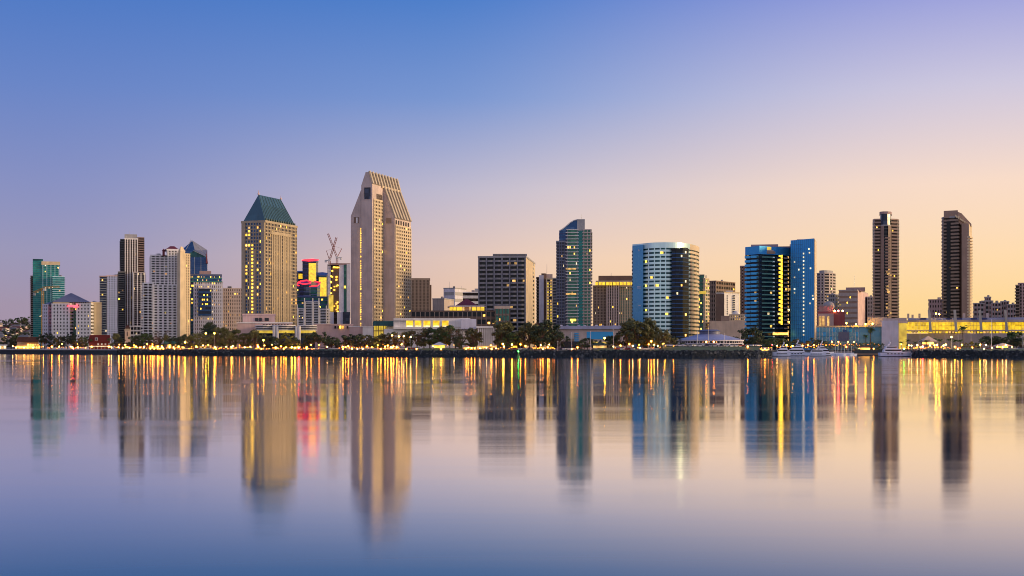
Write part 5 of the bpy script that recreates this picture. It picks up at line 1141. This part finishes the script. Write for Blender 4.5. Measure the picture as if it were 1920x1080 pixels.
def tree_meshes(seed, shape, leaf, n=1500):
    """unit tree: 10 m tall crown on a branching trunk; leaf clumps with gaps between them"""
    r = random.Random(seed); tk = MB(); cr = MB()
    base = {'round': 0.22, 'tall': 0.2, 'umbrella': 0.42, 'bare': 0.25, 'bush': 0.05}[shape]
    wid = {'round': 0.62, 'tall': 0.34, 'umbrella': 0.72, 'bare': 0.55, 'bush': 0.8}[shape] * 10
    tk.tube((0, 0, -0.4), (r.uniform(-.2, .2), 0, base * 10 + 0.8), 0.34, 0.22, 7)
    clumps = []
    for k in range({'round': 26, 'tall': 26, 'umbrella': 24, 'bare': 22, 'bush': 16}[shape]):
        a = r.uniform(0, 2 * math.pi); h = r.random()
        prof = {'round': math.sin(math.pi * (0.15 + 0.8 * h)), 'tall': 0.5 + 0.6 * math.sin(math.pi * (0.1 + 0.85 * h)), 'umbrella': 0.5 + 0.5 * h, 'bare': 0.4 + 0.6 * h, 'bush': 1.1 - 0.8 * h}[shape]
        rad = wid * prof * (r.random() ** 0.5) * 0.92
        c = (rad * math.cos(a), rad * math.sin(a) * 0.8, 10 * (base + (0.95 - base) * h)); s = r.uniform(0.7, 1.55) * (0.85 if shape == 'tall' else 1)
        clumps.append((c, s)); tk.tube((0, 0, base * 10 * r.uniform(0.6, 1.1) + 0.3), (c[0] * 0.85, c[1] * 0.85, c[2] - 0.4), 0.15, 0.05, 5)
    q = n if shape != 'bare' else n // 3
    for i in range(q):
        c, s = clumps[i % len(clumps)]
        d = Vector((r.gauss(0, 1), r.gauss(0, 1), r.gauss(0, 0.8))).normalized() * s * (r.random() ** 0.4)
        p = Vector(c) + Vector((d.x, d.y, d.z * 0.7)); w = r.uniform(0.22, 0.48) * (0.55 if shape == 'bare' else 1)
        nrm = (d.normalized() + Vector((r.uniform(-.7, .7), r.uniform(-.7, .7), r.uniform(-.2, .9)))).normalized()
        u = nrm.orthogonal().normalized(); v = nrm.cross(u); t = r.uniform(0, 6.3); u, v = u * math.cos(t) + v * math.sin(t), v * math.cos(t) - u * math.sin(t)
        cr.poly([p - u * w, p - v * w * 0.6, p + u * w, p + v * w * 0.6])
    return tk.mesh('trunk', 'bark'), cr.mesh('crown', leaf)
def palm_meshes(seed):
    r = random.Random(seed); tk = MB(); cr = MB(); H = 10
    tk.tube((0, 0, -0.4), (0.1, 0, H * 0.5), 0.28, 0.2, 7).tube((0.1, 0, H * 0.5), (0.25, 0.1, H), 0.2, 0.17, 7)
    for k in range(22):
        a = 2 * math.pi * k / 22 + r.uniform(-.15, .15); el = r.uniform(-0.5, 1.2); L = r.uniform(1.9, 2.7); prev = Vector((0.25, 0.1, H)); d = Vector((math.cos(a) * math.cos(el), math.sin(a) * math.cos(el), math.sin(el)))
        side = Vector((-math.sin(a), math.cos(a), 0))
        for j in range(5):
            nx = prev + d * (L / 5); d = (d + Vector((0, 0, -0.32))).normalized(); w0 = 0.42 * (1 - abs(j - 1.5) / 4); w1 = 0.42 * (1 - abs(j - 0.5) / 4)
            cr.poly([prev, prev + side * w0 + Vector((0, 0, -.25)), nx + side * w1 + Vector((0, 0, -.25)), nx]); cr.poly([prev, nx, nx - side * w1 + Vector((0, 0, -.25)), prev - side * w0 + Vector((0, 0, -.25))]); prev = nx
    return tk.mesh('trunk', 'palm_bark'), cr.mesh('crown', 'leaf_green')
PROTO = {}
for key, shape, leaf, seeds in (('dark round', 'round', 'leaf_dark', 4), ('olive round', 'round', 'leaf_olive', 4), ('green round', 'round', 'leaf_green', 3), ('tall feathery', 'tall', 'leaf_olive', 3), ('dark spreading', 'umbrella', 'leaf_dark', 3),
                                ('nearly bare', 'bare', 'leaf_brown', 2), ('yellow lit', 'round', 'leaf_yellow_lit', 2), ('low green', 'bush', 'leaf_green', 2), ('low yellow', 'bush', 'leaf_yellow_lit', 2)):
    PROTO[key] = [tree_meshes(hash(key) % 1 + 17 * i + len(key) * 31, shape, leaf) for i in range(seeds)]
PROTO['palm'] = [palm_meshes(i) for i in range(3)]
# (column, row of the top, kind, metres behind the waterline)
T = [(-8, 636, 'dark round', 60), (8, 633, 'dark round', 55), (21, 636, 'olive round', 70), (26, 628, 'tall feathery', 90), (84, 629, 'dark spreading', 40), (97, 631, 'dark round', 60), (107, 634, 'olive round', 40), (116, 633, 'dark round', 60),
     (127, 629, 'dark spreading', 50), (138, 631, 'dark round', 40), (150, 634, 'olive round', 35), (160, 632, 'green round', 60), (218, 627, 'olive round', 70), (226, 633, 'dark round', 50), (248, 631, 'dark round', 60), (258, 632, 'dark round', 50),
     (268, 627, 'green round', 60), (279, 628, 'green round', 70), (288, 633, 'nearly bare', 30), (300, 621, 'nearly bare', 60), (312, 630, 'olive round', 70), (325, 634, 'dark round', 80), (338, 632, 'dark spreading', 50), (346, 629, 'dark round', 90),
     (358, 632, 'olive round', 40), (368, 628, 'olive round', 60), (381, 627, 'olive round', 50), (388, 610, 'dark round', 150), (399, 608, 'dark round', 160), (412, 616, 'olive round', 120), (404, 626, 'olive round', 40), (418, 622, 'olive round', 60), (430, 624, 'olive round', 45),
     (442, 622, 'olive round', 60), (455, 624, 'olive round', 45), (466, 623, 'green round', 60), (478, 624, 'olive round', 50), (489, 626, 'olive round', 60), (500, 628, 'dark round', 50), (512, 632, 'dark round', 60), (524, 634, 'dark round', 50), (535, 629, 'yellow lit', 70), (542, 631, 'yellow lit', 60),
     (553, 636, 'dark round', 60), (574, 630, 'dark round', 40), (585, 627, 'dark spreading', 45), (597, 627, 'dark spreading', 40), (609, 628, 'dark spreading', 50), (621, 632, 'dark round', 40), (632, 634, 'dark round', 45), (648, 629, 'dark round', 30), (659, 626, 'dark spreading', 35), (670, 629, 'dark round', 30), (685, 631, 'olive round', 40),
     (696, 632, 'dark round', 50), (707, 631, 'yellow lit', 60), (716, 630, 'olive round', 40), (728, 628, 'dark round', 45), (739, 626, 'olive round', 40), (750, 623, 'nearly bare', 50), (760, 625, 'olive round', 40), (771, 625, 'olive round', 45), (782, 626, 'nearly bare', 40), (795, 619, 'olive round', 40),
     (806, 617, 'dark round', 45), (818, 620, 'green round', 40), (832, 618, 'olive round', 40), (843, 616, 'green round', 45), (854, 621, 'nearly bare', 35), (865, 620, 'nearly bare', 40), (861, 630, 'dark round', 30), (884, 622, 'tall feathery', 50), (889, 622, 'tall feathery', 40),
     (934, 606, 'tall feathery', 60), (941, 604, 'tall feathery', 45), (951, 610, 'tall feathery', 55), (947, 613, 'olive round', 60), (960, 624, 'green round', 40), (970, 622, 'dark round', 50), (981, 613, 'olive round', 45), (993, 610, 'olive round', 50), (1003, 612, 'tall feathery', 60), (1016, 612, 'dark round', 45),
     (1025, 604, 'dark round', 50), (1036, 607, 'dark round', 55), (1047, 622, 'dark round', 40), (1090, 640, 'low green', 30), (1101, 637, 'dark round', 40), (1112, 638, 'dark round', 50), (1140, 634, 'dark round', 50), (1151, 632, 'dark spreading', 60), (1163, 626, 'dark round', 50), (1175, 610, 'olive round', 45),
     (1187, 598, 'tall feathery', 50), (1195, 601, 'olive round', 40), (1207, 604, 'tall feathery', 55), (1215, 603, 'tall feathery', 45), (1222, 612, 'olive round', 50), (1233, 619, 'olive round', 45), (1243, 620, 'tall feathery', 40), (1253, 626, 'olive round', 50), (1264, 632, 'dark round', 60), (1402, 618, 'dark round', 170), (1413, 615, 'dark round', 170),
     (1422, 622, 'dark round', 160), (1436, 636, 'olive round', 120), (1446, 633, 'green round', 60), (1456, 634, 'dark round', 40), (1468, 636, 'green round', 45), (1480, 640, 'dark round', 40), (1492, 638, 'olive round', 50), (1503, 642, 'olive round', 30), (1515, 641, 'olive round', 30), (1527, 640, 'dark round', 40), (1536, 637, 'dark round', 60),
     (1548, 641, 'olive round', 50), (1560, 645, 'olive round', 40), (1575, 645, 'olive round', 50), (1588, 646, 'olive round', 40), (1602, 644, 'low green', 20), (1612, 643, 'low green', 20), (1623, 643, 'low green', 22), (1634, 643, 'low green', 20), (1645, 644, 'low green', 24), (1656, 645, 'low green', 20),
     (1702, 646, 'low yellow', 50), (1812, 644, 'low yellow', 40), (1822, 641, 'low yellow', 50), (1833, 642, 'green round', 60), (1850, 633, 'dark spreading', 120), (1862, 631, 'dark spreading', 130), (1874, 634, 'dark spreading', 120), (1888, 634, 'dark spreading', 110), (1900, 633, 'dark spreading', 120), (1914, 634, 'dark round', 110), (1896, 623, 'green round', 280), (1906, 624, 'green round', 280)]
PALMS = [(1146, 630, 55), (1157, 628, 60), (1500, 612, 110), (1507, 620, 100), (1521, 632, 60), (1622, 627, 90), (1632, 613, 95), (1690, 640, 60), (1702, 636, 70), (1716, 640, 60), (1728, 637, 70), (1738, 637, 60), (1750, 633, 80), (1762, 635, 70), (1782, 634, 70), (1790, 636, 60), (1801, 636, 75), (1806, 610, 300), (1840, 636, 60), (1856, 638, 60), (1884, 640, 55), (31, 628, 80), (1096, 634, 60)]
hillT = [(p, t) for p, t in ((3, .9), (12, .7), (20, .95), (30, .8), (38, .97), (42, .99), (46, .96), (50, .6), (54, .85), (9, .4), (26, .5), (36, .35), (48, .3), (16, .25))]
tree_desc = [k + ' tree' for _, _, k, _ in T]
for i, lb in enumerate(ordered_labels([t[0] for t in T], tree_desc, 'before')):
    px, py, kind, off = T[i]; Y = shore(px) + off; h = Z(py, Y) - G; tk, cr = PROTO[kind][i % len(PROTO[kind])]
    root = link('shade_tree' if 'low' not in kind else 'shrub', None, None, (X(px, Y), Y, G)); tag(root, lb.replace('low green tree', 'low clipped green shrub').replace('low yellow tree', 'low yellow lit shrub'), 'tree' if 'low' not in kind else 'shrub', 'trees along the waterfront')
    root.rotation_euler = (0, 0, R.uniform(0, 6.28)); s = h / 10 * R.uniform(1.0, 1.22); wd = s * R.uniform(0.85, 1.1) * (1.0 if h > 9 else 1.25)
    root.scale = (wd, wd, s)
    link('trunk', tk, root); link('crown', cr, root)
for i, lb in enumerate(ordered_labels([t[0] for t in PALMS], ['palm tree'] * len(PALMS), 'in front of')):
    px, py, off = PALMS[i]; Y = shore(px) + off; h = Z(py, Y) - G; tk, cr = PROTO['palm'][i % 3]
    root = link('palm_tree', None, None, (X(px, Y), Y, G)); tag(root, lb, 'palm', 'palms along the waterfront'); root.rotation_euler = (0, 0, R.uniform(0, 6.28)); s = h / 11.5
    ws = max(1.0, s); root.scale = (ws, ws, s); link('trunk', tk, root); link('crown', cr, root)
for i, (px, t) in enumerate(sorted(hillT)):
    Y = 1800 + 550 * t; z = hill_z(px, 5 * t); tk, cr = PROTO['dark round' if i % 3 else 'dark spreading'][i % 3]; s = R.uniform(1.1, 1.9) if px != 42 else 2.2
    root = link('shade_tree', None, None, (X(px, Y), Y, z - 1)); tag(root, f'dark tree among the houses on the far hillside, {ORD[i]} from left', 'tree', 'trees on the far hill'); root.scale = (s, s, s); link('trunk', tk, root); link('crown', cr, root)

# ------------------------------------------------------------------ street lamps and other lights
# (column, row of the lamp, colour, metres behind the waterline, size)
LP = []
def lp(s, col, off, size=0.45):
    for t in s.split(): a, c_ = t.split(','); LP.append((float(a), float(c_), col, off, size))
lp('97,650 111,650 135,650.5 146,651 172,650 204,650 255,650 270,651 286,650 296,650 304,651 318,651 335,650 368,650 403,651 434,650.5 484,650.5 517,652 575,651.5', 'o', 22, 0.55)
lp('282,656.5 289,656.5 296,656.5 300,657 306,657 327,657.5 405,657.5 490,657 532,657 575,657 762,658 781,657.5 827,658 874,657.5 922,657.5 1018,657.5 1072,657.5 714,657.5 643,656.5', 'o', 7, 0.34)
lp('347,642 494,638 547,651 553,652 1134,634 1268,655 1475,647 1486,648.5 943,645 960,646 386,625 402,625', 'y', 26, 0.5)
lp('643,650 648,651 653,649 697,651.5 722,650 727,648 733,651 738,649.5 744,651 1027,651 1083,651.5 1221,640 1244,645 1402,650 1434,657 1505,648 1515,647 1526,647 1560,641 1572,641 1587,650.5 1590,641 1601,641 1611,655 1622,654.5 1630,655 1638,654.5 878,652 884,652.5 890,653', 'o', 24, 0.42)
lp('1448,647 1730,650 137.5,655 560,652', 'r', 24, 0.5)  # red lamp below the pyramid hotel is added for its streak on water
lp('1457,648 1495,649 1720,647 1709,648 1757,646.5 1769,648 1784,632 735,629 748,631 757,630 770,632 30,652 45,652 62,652 24,649 230,652 243,652 222,651', 'w', 30, 0.4)
lp('660,654 670,655 680,654 900,653 912,652 930,653 1796,656.5 1860,652 1880,651 1845,654 1150,650 1200,652', 'w', 16, 0.26)
lp('1587,606 1605,608 1623,607.5 1636,607', 'y', 104, 0.6)
lp('1680.5,606.5', 'w', 80, 0.9)
lp('1755,588 1761,589', 'y', 330, 0.6)
_lr = random.Random(21)
for a, c_, st in ((84, 160, 15), (212, 560, 13), (566, 640, 15), (690, 870, 15), (905, 1045, 14), (1165, 1262, 12), (1692, 1910, 16)):
    for px in range(a, c_, st): LP.append((px + _lr.uniform(-4, 4), 648.5 + _lr.uniform(-3.5, 3.5), _lr.choice('ooyw'), 42 + _lr.uniform(-4, 10), _lr.choice([0.3, 0.4])))  # added lamp row among the trees, there to make the foliage glow
LN = {'o': 'orange', 'y': 'yellow', 'r': 'red', 'w': 'warm white'}
ld = [LN[c] + (' added globe lamp' if 37 < off < 60 else ' bollard lamp' if off <= 7 else ' post lamp' if py < 656 else ' low lamp') for _, py, c, off, _ in LP]
lmesh = {}
for i, lb in enumerate(ordered_labels([p[0] for p in LP], ld, 'below' if True else '')):
    px, py, c_, off, size = LP[i]; Y = shore(px) + off; 
    if 1452 < px < 1704 and off < 80: Y = 857 + off
    z = Z(py, Y); base = G
    if off in (104, 80, 330): base = z - 3.0
    z = max(z, base + 0.9)
    o = link('street_lamp', None, None, (X(px, Y), Y, base)); tag(o, lb, 'lamp', 'lamps along the waterfront')
    key = (c_, size)
    if key not in lmesh: lmesh[key] = MB().ball((0, 0, 0), size, 8, 5).mesh('globe', 'lamp_' + c_)
    link('post', MB().tube((0, 0.15, 0), (0, 0.15, z - base), 0.09, 0.06, 5).mesh('post', 'steel'), o); link('globe', lmesh[key], o, (0, 0, z - base))

# added strings of small bulbs, there for an orange glow along the shore
for i, (a, c_, py, off) in enumerate(((26, 76, 649.5, 26), (88, 160, 651.5, 20), (212, 262, 651, 24), (262, 330, 652, 26), (335, 400, 652.5, 26), (400, 470, 652.5, 28), (478, 560, 653, 26), (566, 640, 654, 24), (640, 690, 652, 22), (700, 760, 653, 24), (870, 935, 653.5, 24), (935, 1000, 653, 26), (1000, 1040, 653, 24), (1180, 1250, 653, 26), (1420, 1446, 653, 20), (1456, 1530, 650, 14), (1535, 1650, 646, 30), (1690, 1800, 652, 34))):
    Y = (shore((a + c_) / 2) if not 1452 < (a + c_) / 2 < 1704 else 857) + off; n = max(6, int((c_ - a) / 4)); m = MB(); w = MB(); rb = random.Random(i); pv = None
    o = link('added_string_lights', None, None, (X((a + c_) / 2, Y), Y, G)); tag(o, f'{ORD[i]} added string of small orange bulbs from left, by {landmark((a + c_) / 2)}', 'string lights', 'added strings of bulbs along the waterfront')
    for k in range(n + 1):
        px = a + (c_ - a) * k / n + rb.uniform(-1, 1); p = (X(px, Y) - o.location.x, rb.uniform(-3, 3), Z(py + rb.uniform(-1.4, 1.8), Y) - G); m.ball(p, rb.uniform(.16, .36), 6, 4)
        if pv: w.tube(pv, p, 0.03, 0.03, 3)
        pv = p
    bo = link('bulbs', m.mesh('bulbs', 'bulb'), o); bo['kind'] = 'stuff'; link('wire', w.mesh('wire', 'black'), o)
    for px in (a, c_): link('post', MB().tube((X(px, Y) - o.location.x, 0, 0), (X(px, Y) - o.location.x, 0, Z(py - 1, Y) - G), .08, .06, 5).mesh('post', 'steel'), o)
# flagpoles and sailing masts by the pavilion
for i, (px, t_, off) in enumerate(((1256, 620, 60), (1308, 621, 40), (1328, 613, 45), (1358, 626, 40), (1388, 628, 50), (1072, 624, 30), (1107, 622, 30), (1150, 618, 35), (1046, 640, 20), (1859, 600, 40), (1918, 615, 40))):
    Y = shore(px) + off; o = link('flagpole', None, None, (X(px, Y), Y, G)); tag(o, f'tall thin white pole before {landmark(px)}, {ORD[i]} of the white poles', 'flagpole', 'white poles on the shore')
    link('pole', MB().tube((0, 0, 0), (0, 0, Z(t_, Y) - G), 0.16, 0.09, 6).mesh('pole', 'white'), o); link('finial', MB().ball((0, 0, Z(t_, Y) - G), 0.25, 6, 4).mesh('finial', 'white'), o)

# ------------------------------------------------------------------ boats
M['hull'] = wall('white_gelcoat', (0.66, 0.70, 0.82), rough=0.25, amt=0.05, streak=0.04)
M['boot'] = wall('navy_boot_stripe', (0.015, 0.02, 0.05), rough=0.4)
def yacht(px0, px1, Y, bow, label, decks=2, h=2.4):
    """motor yacht seen side-on, bow towards 'bow' (-1 or 1)"""
    xa, xb = X(px0, Y), X(px1, Y); L = xb - xa; cx = (xa + xb) / 2; B = L * 0.13
    b = Thing('motor_yacht', label, 'yacht', (cx, Y, 0), 'yachts in the marina'); s = bow
    def hullring(z, k, sheer=0.0):
        pts = []
        for t in (-0.5, -0.3, 0, 0.2, 0.35, 0.45, 0.5): pts.append((t, (1 - max(0, (t - 0.05) / 0.45) ** 2.2) * B * k))
        return [(cx + s * (t * L * (0.96 if z < 1 else 1.0)), Y - w) for t, w in pts] + [(cx + s * (t * L * (0.96 if z < 1 else 1.0)), Y + w) for t, w in pts[::-1]]
    lo, hi = hullring(0, 0.8), hullring(2, 1.0)
    m = MB(); n = len(lo); zs = [h * (0.8 + 0.35 * max(0, ((p[0] - cx) * s / L + 0.2))) for p in hi]
    m.v = [(p[0], p[1], 0.25) for p in lo] + [(p[0], p[1], z) for p, z in zip(hi, zs)]; m.f = [tuple(range(n, 2 * n))] + [(i, (i + 1) % n, n + (i + 1) % n, n + i) for i in range(n)]
    hu = b.part('hull', m, 'hull'); b.part('boot_stripe', MB().prism([(cx + (p[0] - cx) * 1.004, Y + (p[1] - Y) * 1.03) for p in lo], -0.5, 0.35), 'boot', hu)
    for k in range(5): xx = cx + s * L * (-0.25 + 0.11 * k); b.part('porthole', MB().abox(xx - 0.5, xx + 0.5, Y - B * 1.02, Y - B * 0.9, h * 0.5, h * 0.66), 'black', hu)
    z = h * 0.88
    for d in range(decks):
        t0, t1 = -0.38 + 0.05 * d, 0.22 - 0.14 * d; w = B * (0.78 - 0.12 * d); hh = 1.9 - 0.3 * d
        bot = [(cx + s * L * t0, Y - w), (cx + s * L * t1, Y - w), (cx + s * L * t1, Y + w), (cx + s * L * t0, Y + w)]; top = [(cx + s * L * (t0 + 0.03), Y - w * .9), (cx + s * L * (t1 - 0.09), Y - w * .9), (cx + s * L * (t1 - 0.09), Y + w * .9), (cx + s * L * (t0 + 0.03), Y + w * .9)]
        c_ = b.part('cabin', MB().prism(bot, z, z + hh, top=top), 'hull')
        b.part('cabin_window', MB().prism([(cx + s * L * (t0 + 0.05), Y - w * 1.0), (cx + s * L * (t1 - 0.05), Y - w * 1.0), (cx + s * L * (t1 - 0.05), Y - w * .9), (cx + s * L * (t0 + 0.05), Y - w * .9)], z + hh * .4, z + hh * .8), 'black', c_)
        z += hh
    xm = cx - s * L * 0.16
    b.part('radar_arch', MB().tube((xm - 1, Y - 1, z), (xm, Y - 1, z + 1.6), 0.16).tube((xm - 1, Y + 1, z), (xm, Y + 1, z + 1.6), 0.16).tube((xm, Y - 1, z + 1.6), (xm, Y + 1, z + 1.6), 0.2).ball((xm, Y, z + 2.0), 0.45, 8, 5), 'hull')
    b.part('mast', MB().tube((xm, Y, z + 1.6), (xm, Y, z + 4.2), 0.07, 0.04, 5), 'hull')
    rl = MB()
    for k in range(6): xx = cx + s * L * (0.2 + 0.05 * k); rl.tube((xx, Y - B * (1 - max(0, (0.15 + 0.05 * k) / .45) ** 2.2) * .96, h * .95), (xx, Y - B * (1 - max(0, (0.15 + .05 * k) / .45) ** 2.2) * .96, h * 1.45), 0.05, 0.05, 4)
    b.part('bow_rail', rl, 'steel')
yacht(1446, 1482, 745, -1, 'long white motor yacht nearest the shore rocks below the blue mirrored hotel', 2, 2.6)
yacht(1462, 1514, 775, -1, 'white motor yacht with raised flybridge behind the first below the mirrored hotel', 3, 2.6)
yacht(1508, 1548, 760, -1, 'low white cruiser moored beside the cream edge of the mirrored hotel', 1, 2.2)
yacht(1530, 1564, 790, 1, 'white cruiser with two dark cabin windows below the low glass hall', 3, 2.4)
yacht(1648, 1708, 715, 1, 'large sleek white motor yacht below the plain beige exhibition block', 2, 2.8)
def sailboat(px, Y, top, label):
    x = X(px, Y); b = Thing('sailing_boat', label, 'sailboat', (x, Y, 0), 'sailing boats in the marina'); L = 7
    lo = [(x - L / 2, Y - 1), (x + L * .2, Y - 1.1), (x + L / 2, Y), (x + L * .2, Y + 1.1), (x - L / 2, Y + 1)]
    b.part('hull', MB().prism([(x + (p[0] - x) * .85, Y + (p[1] - Y) * .7) for p in lo], -0.2, 1.3, top=lo), 'hull'); b.part('cabin', MB().abox(x - 1.8, x + 1.2, Y - .7, Y + .7, 1.3, 1.9), 'hull')
    b.part('mast', MB().tube((x, Y, 1.3), (x, Y, Z(top, Y)), 0.12, 0.08, 6), 'white'); b.part('boom', MB().tube((x, Y, 2.4), (x - 3, Y, 2.4), 0.14, 0.1, 6), 'white')
for i, (px, Y, top) in enumerate(((1566, 790, 640), (1571, 800, 648), (1577, 785, 645), (1583, 795, 646), (1590, 790, 647), (1597, 800, 649), (1540, 805, 646), (1715, 745, 648))):
    sailboat(px, Y, top, f'small white sailing boat in the marina, {ORD[i]} of the cluster below the low glass hall' if px < 1700 else 'small white sailing boat tied behind the large sleek yacht')
o = link('jetty', MB().abox(X(1560, 812), X(1655, 812), 806, 812, 0.5, 1.4).mesh('jetty', 'brown')); tag(o, 'dark wooden jetty in the marina behind the moored boats', 'jetty')
o = link('jetty', MB().abox(X(1102, 712), X(1124, 712), 700, 712, 1.6, 2.6).abox(X(1103, 700), X(1104.5, 700), 701, 703, -1, 1.6).abox(X(1121, 700), X(1122.5, 700), 701, 703, -1, 1.6).mesh('jetty', 'grey')); tag(o, 'small concrete landing stage on the rocks below the gold-crowned office', 'jetty')
# green channel marker
Y = 640; x = X(972, Y); b = Thing('channel_marker', 'green channel marker buoy with lit green lamp off the shore', 'buoy', (x, Y, 0))
M['buoy'] = wall('green_buoy_paint', (0.02, 0.28, 0.05), rough=0.5)
b.part('float', MB().tube((x, Y, -0.4), (x, Y, 0.8), 0.9, 0.8, 10), 'buoy'); b.part('tower', MB().tube((x - .5, Y, .8), (x, Y, 3.0), .09).tube((x + .5, Y, .8), (x, Y, 3.0), .09).tube((x, Y - .5, .8), (x, Y, 3.0), .09), 'buoy'); b.part('lamp', MB().ball((x, Y, 3.2), 0.26), 'lamp_g')
x = X(1695, 857); b = Thing('channel_marker', 'green harbour light on a post behind the large sleek yacht', 'beacon', (x, 857, 0)); b.part('post', MB().tube((x, 857, -1), (x, 857, 4), 0.2), 'steel'); b.part('lamp', MB().ball((x, 857, 4.3), 0.45), 'lamp_g')

# ------------------------------------------------------------------ parked cars, tents, parasols
M['tyre'] = wall('tyre_rubber', (0.02, 0.02, 0.02), rough=0.9)
CARC = {'white': wall('white_car_paint', (0.7, 0.7, 0.74), rough=0.3), 'silver': wall('silver_car_paint', (0.42, 0.43, 0.46), rough=0.3), 'dark blue': wall('dark_blue_car_paint', (0.03, 0.04, 0.10), rough=0.3), 'red': wall('red_car_paint', (0.35, 0.03, 0.03), rough=0.3)}
def car_parts(mat):
    pr = [(-2.2, .35), (2.2, .35), (2.25, .75), (1.3, .95), (-2.2, 1.0)]
    m = MB(); n = len(pr); m.v = [(a, -.88, z) for a, z in pr] + [(a, .88, z) for a, z in pr]; m.f = [tuple(range(n)), tuple(range(2 * n - 1, n - 1, -1))] + [(i, n + i, n + (i + 1) % n, (i + 1) % n) for i in range(n)]
    cb = MB().prism([(-1.9, -.8), (1.1, -.8), (1.1, .8), (-1.9, .8)], .96, 1.5, top=[(-1.5, -.65), (.4, -.65), (.4, .65), (-1.5, .65)])
    w = MB().tube((0, -.92, 0), (0, -.7, 0), .33, .33, 10)
    return m.mesh('body', mat), cb.mesh('cabin', 'black'), w.mesh('wheel', 'tyre')
CP = {k: car_parts(m) for k, m in CARC.items()}
cr_ = random.Random(5); CARS = []
for a, b_, n, off in ((640, 662, 4, 18), (664, 705, 6, 20), (708, 790, 10, 26), (905, 1000, 9, 22), (1048, 1075, 4, 22), (1155, 1262, 12, 20), (1270, 1424, 16, 37), (330, 440, 10, 24), (1850, 1915, 7, 30), (575, 636, 7, 22)):
    for k in range(n): CARS.append((a + (b_ - a) * (k + cr_.uniform(.2, .8)) / n, cr_.choice(['white', 'white', 'white', 'silver', 'dark blue', 'red']), off + cr_.uniform(-2, 4)))
for i, lb in enumerate(ordered_labels([c[0] for c in CARS], [c[1] + ' parked car' for c in CARS], 'below')):
    px, col, off = CARS[i]; Y = shore(px) + off; o = link('parked_car', None, None, (X(px, Y), Y, G + (0.25 if not 1240 < px < 1425 else 2.3))); tag(o, lb, 'car', 'cars parked along the waterfront'); o.rotation_euler = (0, 0, cr_.choice([0, math.pi, 0.4, 1.2]))
    bd, cb, wh = CP[col]; link('body', bd, o); link('cabin', cb, o)
    for wx, wy in ((-1.35, 0), (1.35, 0), (-1.35, 1.62), (1.35, 1.62)): link('wheel', wh, o, (wx, wy, .33))
def tent(px, py, w, off, label, mat='white', lit=None):
    Y = shore(px) + off
    if 1452 < px < 1704: Y = 857 + off
    x = X(px, Y); b = Thing('canopy_tent', label, 'tent', (x, Y, G)); zt = Z(py, Y); ze = G + (zt - G) * .62
    b.part('canopy', MB().prism([(x - w, Y - w), (x + w, Y - w), (x + w, Y + w), (x - w, Y + w)], ze, zt, top=[(x - .2, Y - .2), (x + .2, Y - .2), (x + .2, Y + .2), (x - .2, Y + .2)]), mat)
    me = MB().tube((0, 0, 0), (0, 0, ze - G), .1, .1, 6).mesh('leg', 'steel')
    for a, c_ in ((-1, -1), (1, -1), (1, 1), (-1, 1)): link('leg', me, b.o, (a * w * .95, c_ * w * .95, 0))
    if lit: b.part('lantern', MB().abox(x - w * .7, x + w * .7, Y - .2, Y + .2, ze - 1.6, ze - .3), lit)
tent(824, 641, 4.2, 30, 'white peaked canopy tent lit yellow inside below the white hall', 'white', 'lit2'); tent(834, 645, 3, 34, 'small white canopy tent beside the larger lit tent')
tent(1434, 651, 3.4, 30, 'peach parasol canopy on the rocks by the blue mirrored hotel', 'peach', 'lit'); tent(1125, 641, 5.5, 36, 'dark green pitched canopy on the shore below the gold-crowned office', 'leaf_dark', 'litdim')
tent(1622, 648, 4.5, 6, 'orange lit market canopy by the low blue glass hall', 'brown_roof', 'lit'); tent(1740, 630, 4.5, 75, 'pink glowing canopy among the palms by the exhibition block', 'peach', 'lit'); tent(1880, 643, 4, 45, 'orange glowing canopy below the golden exhibition hall', 'peach', 'lit')
tent(875, 647, 2.5, 34, 'white pavilion tent lit orange beside the colonnaded block', 'pink', 'lit')
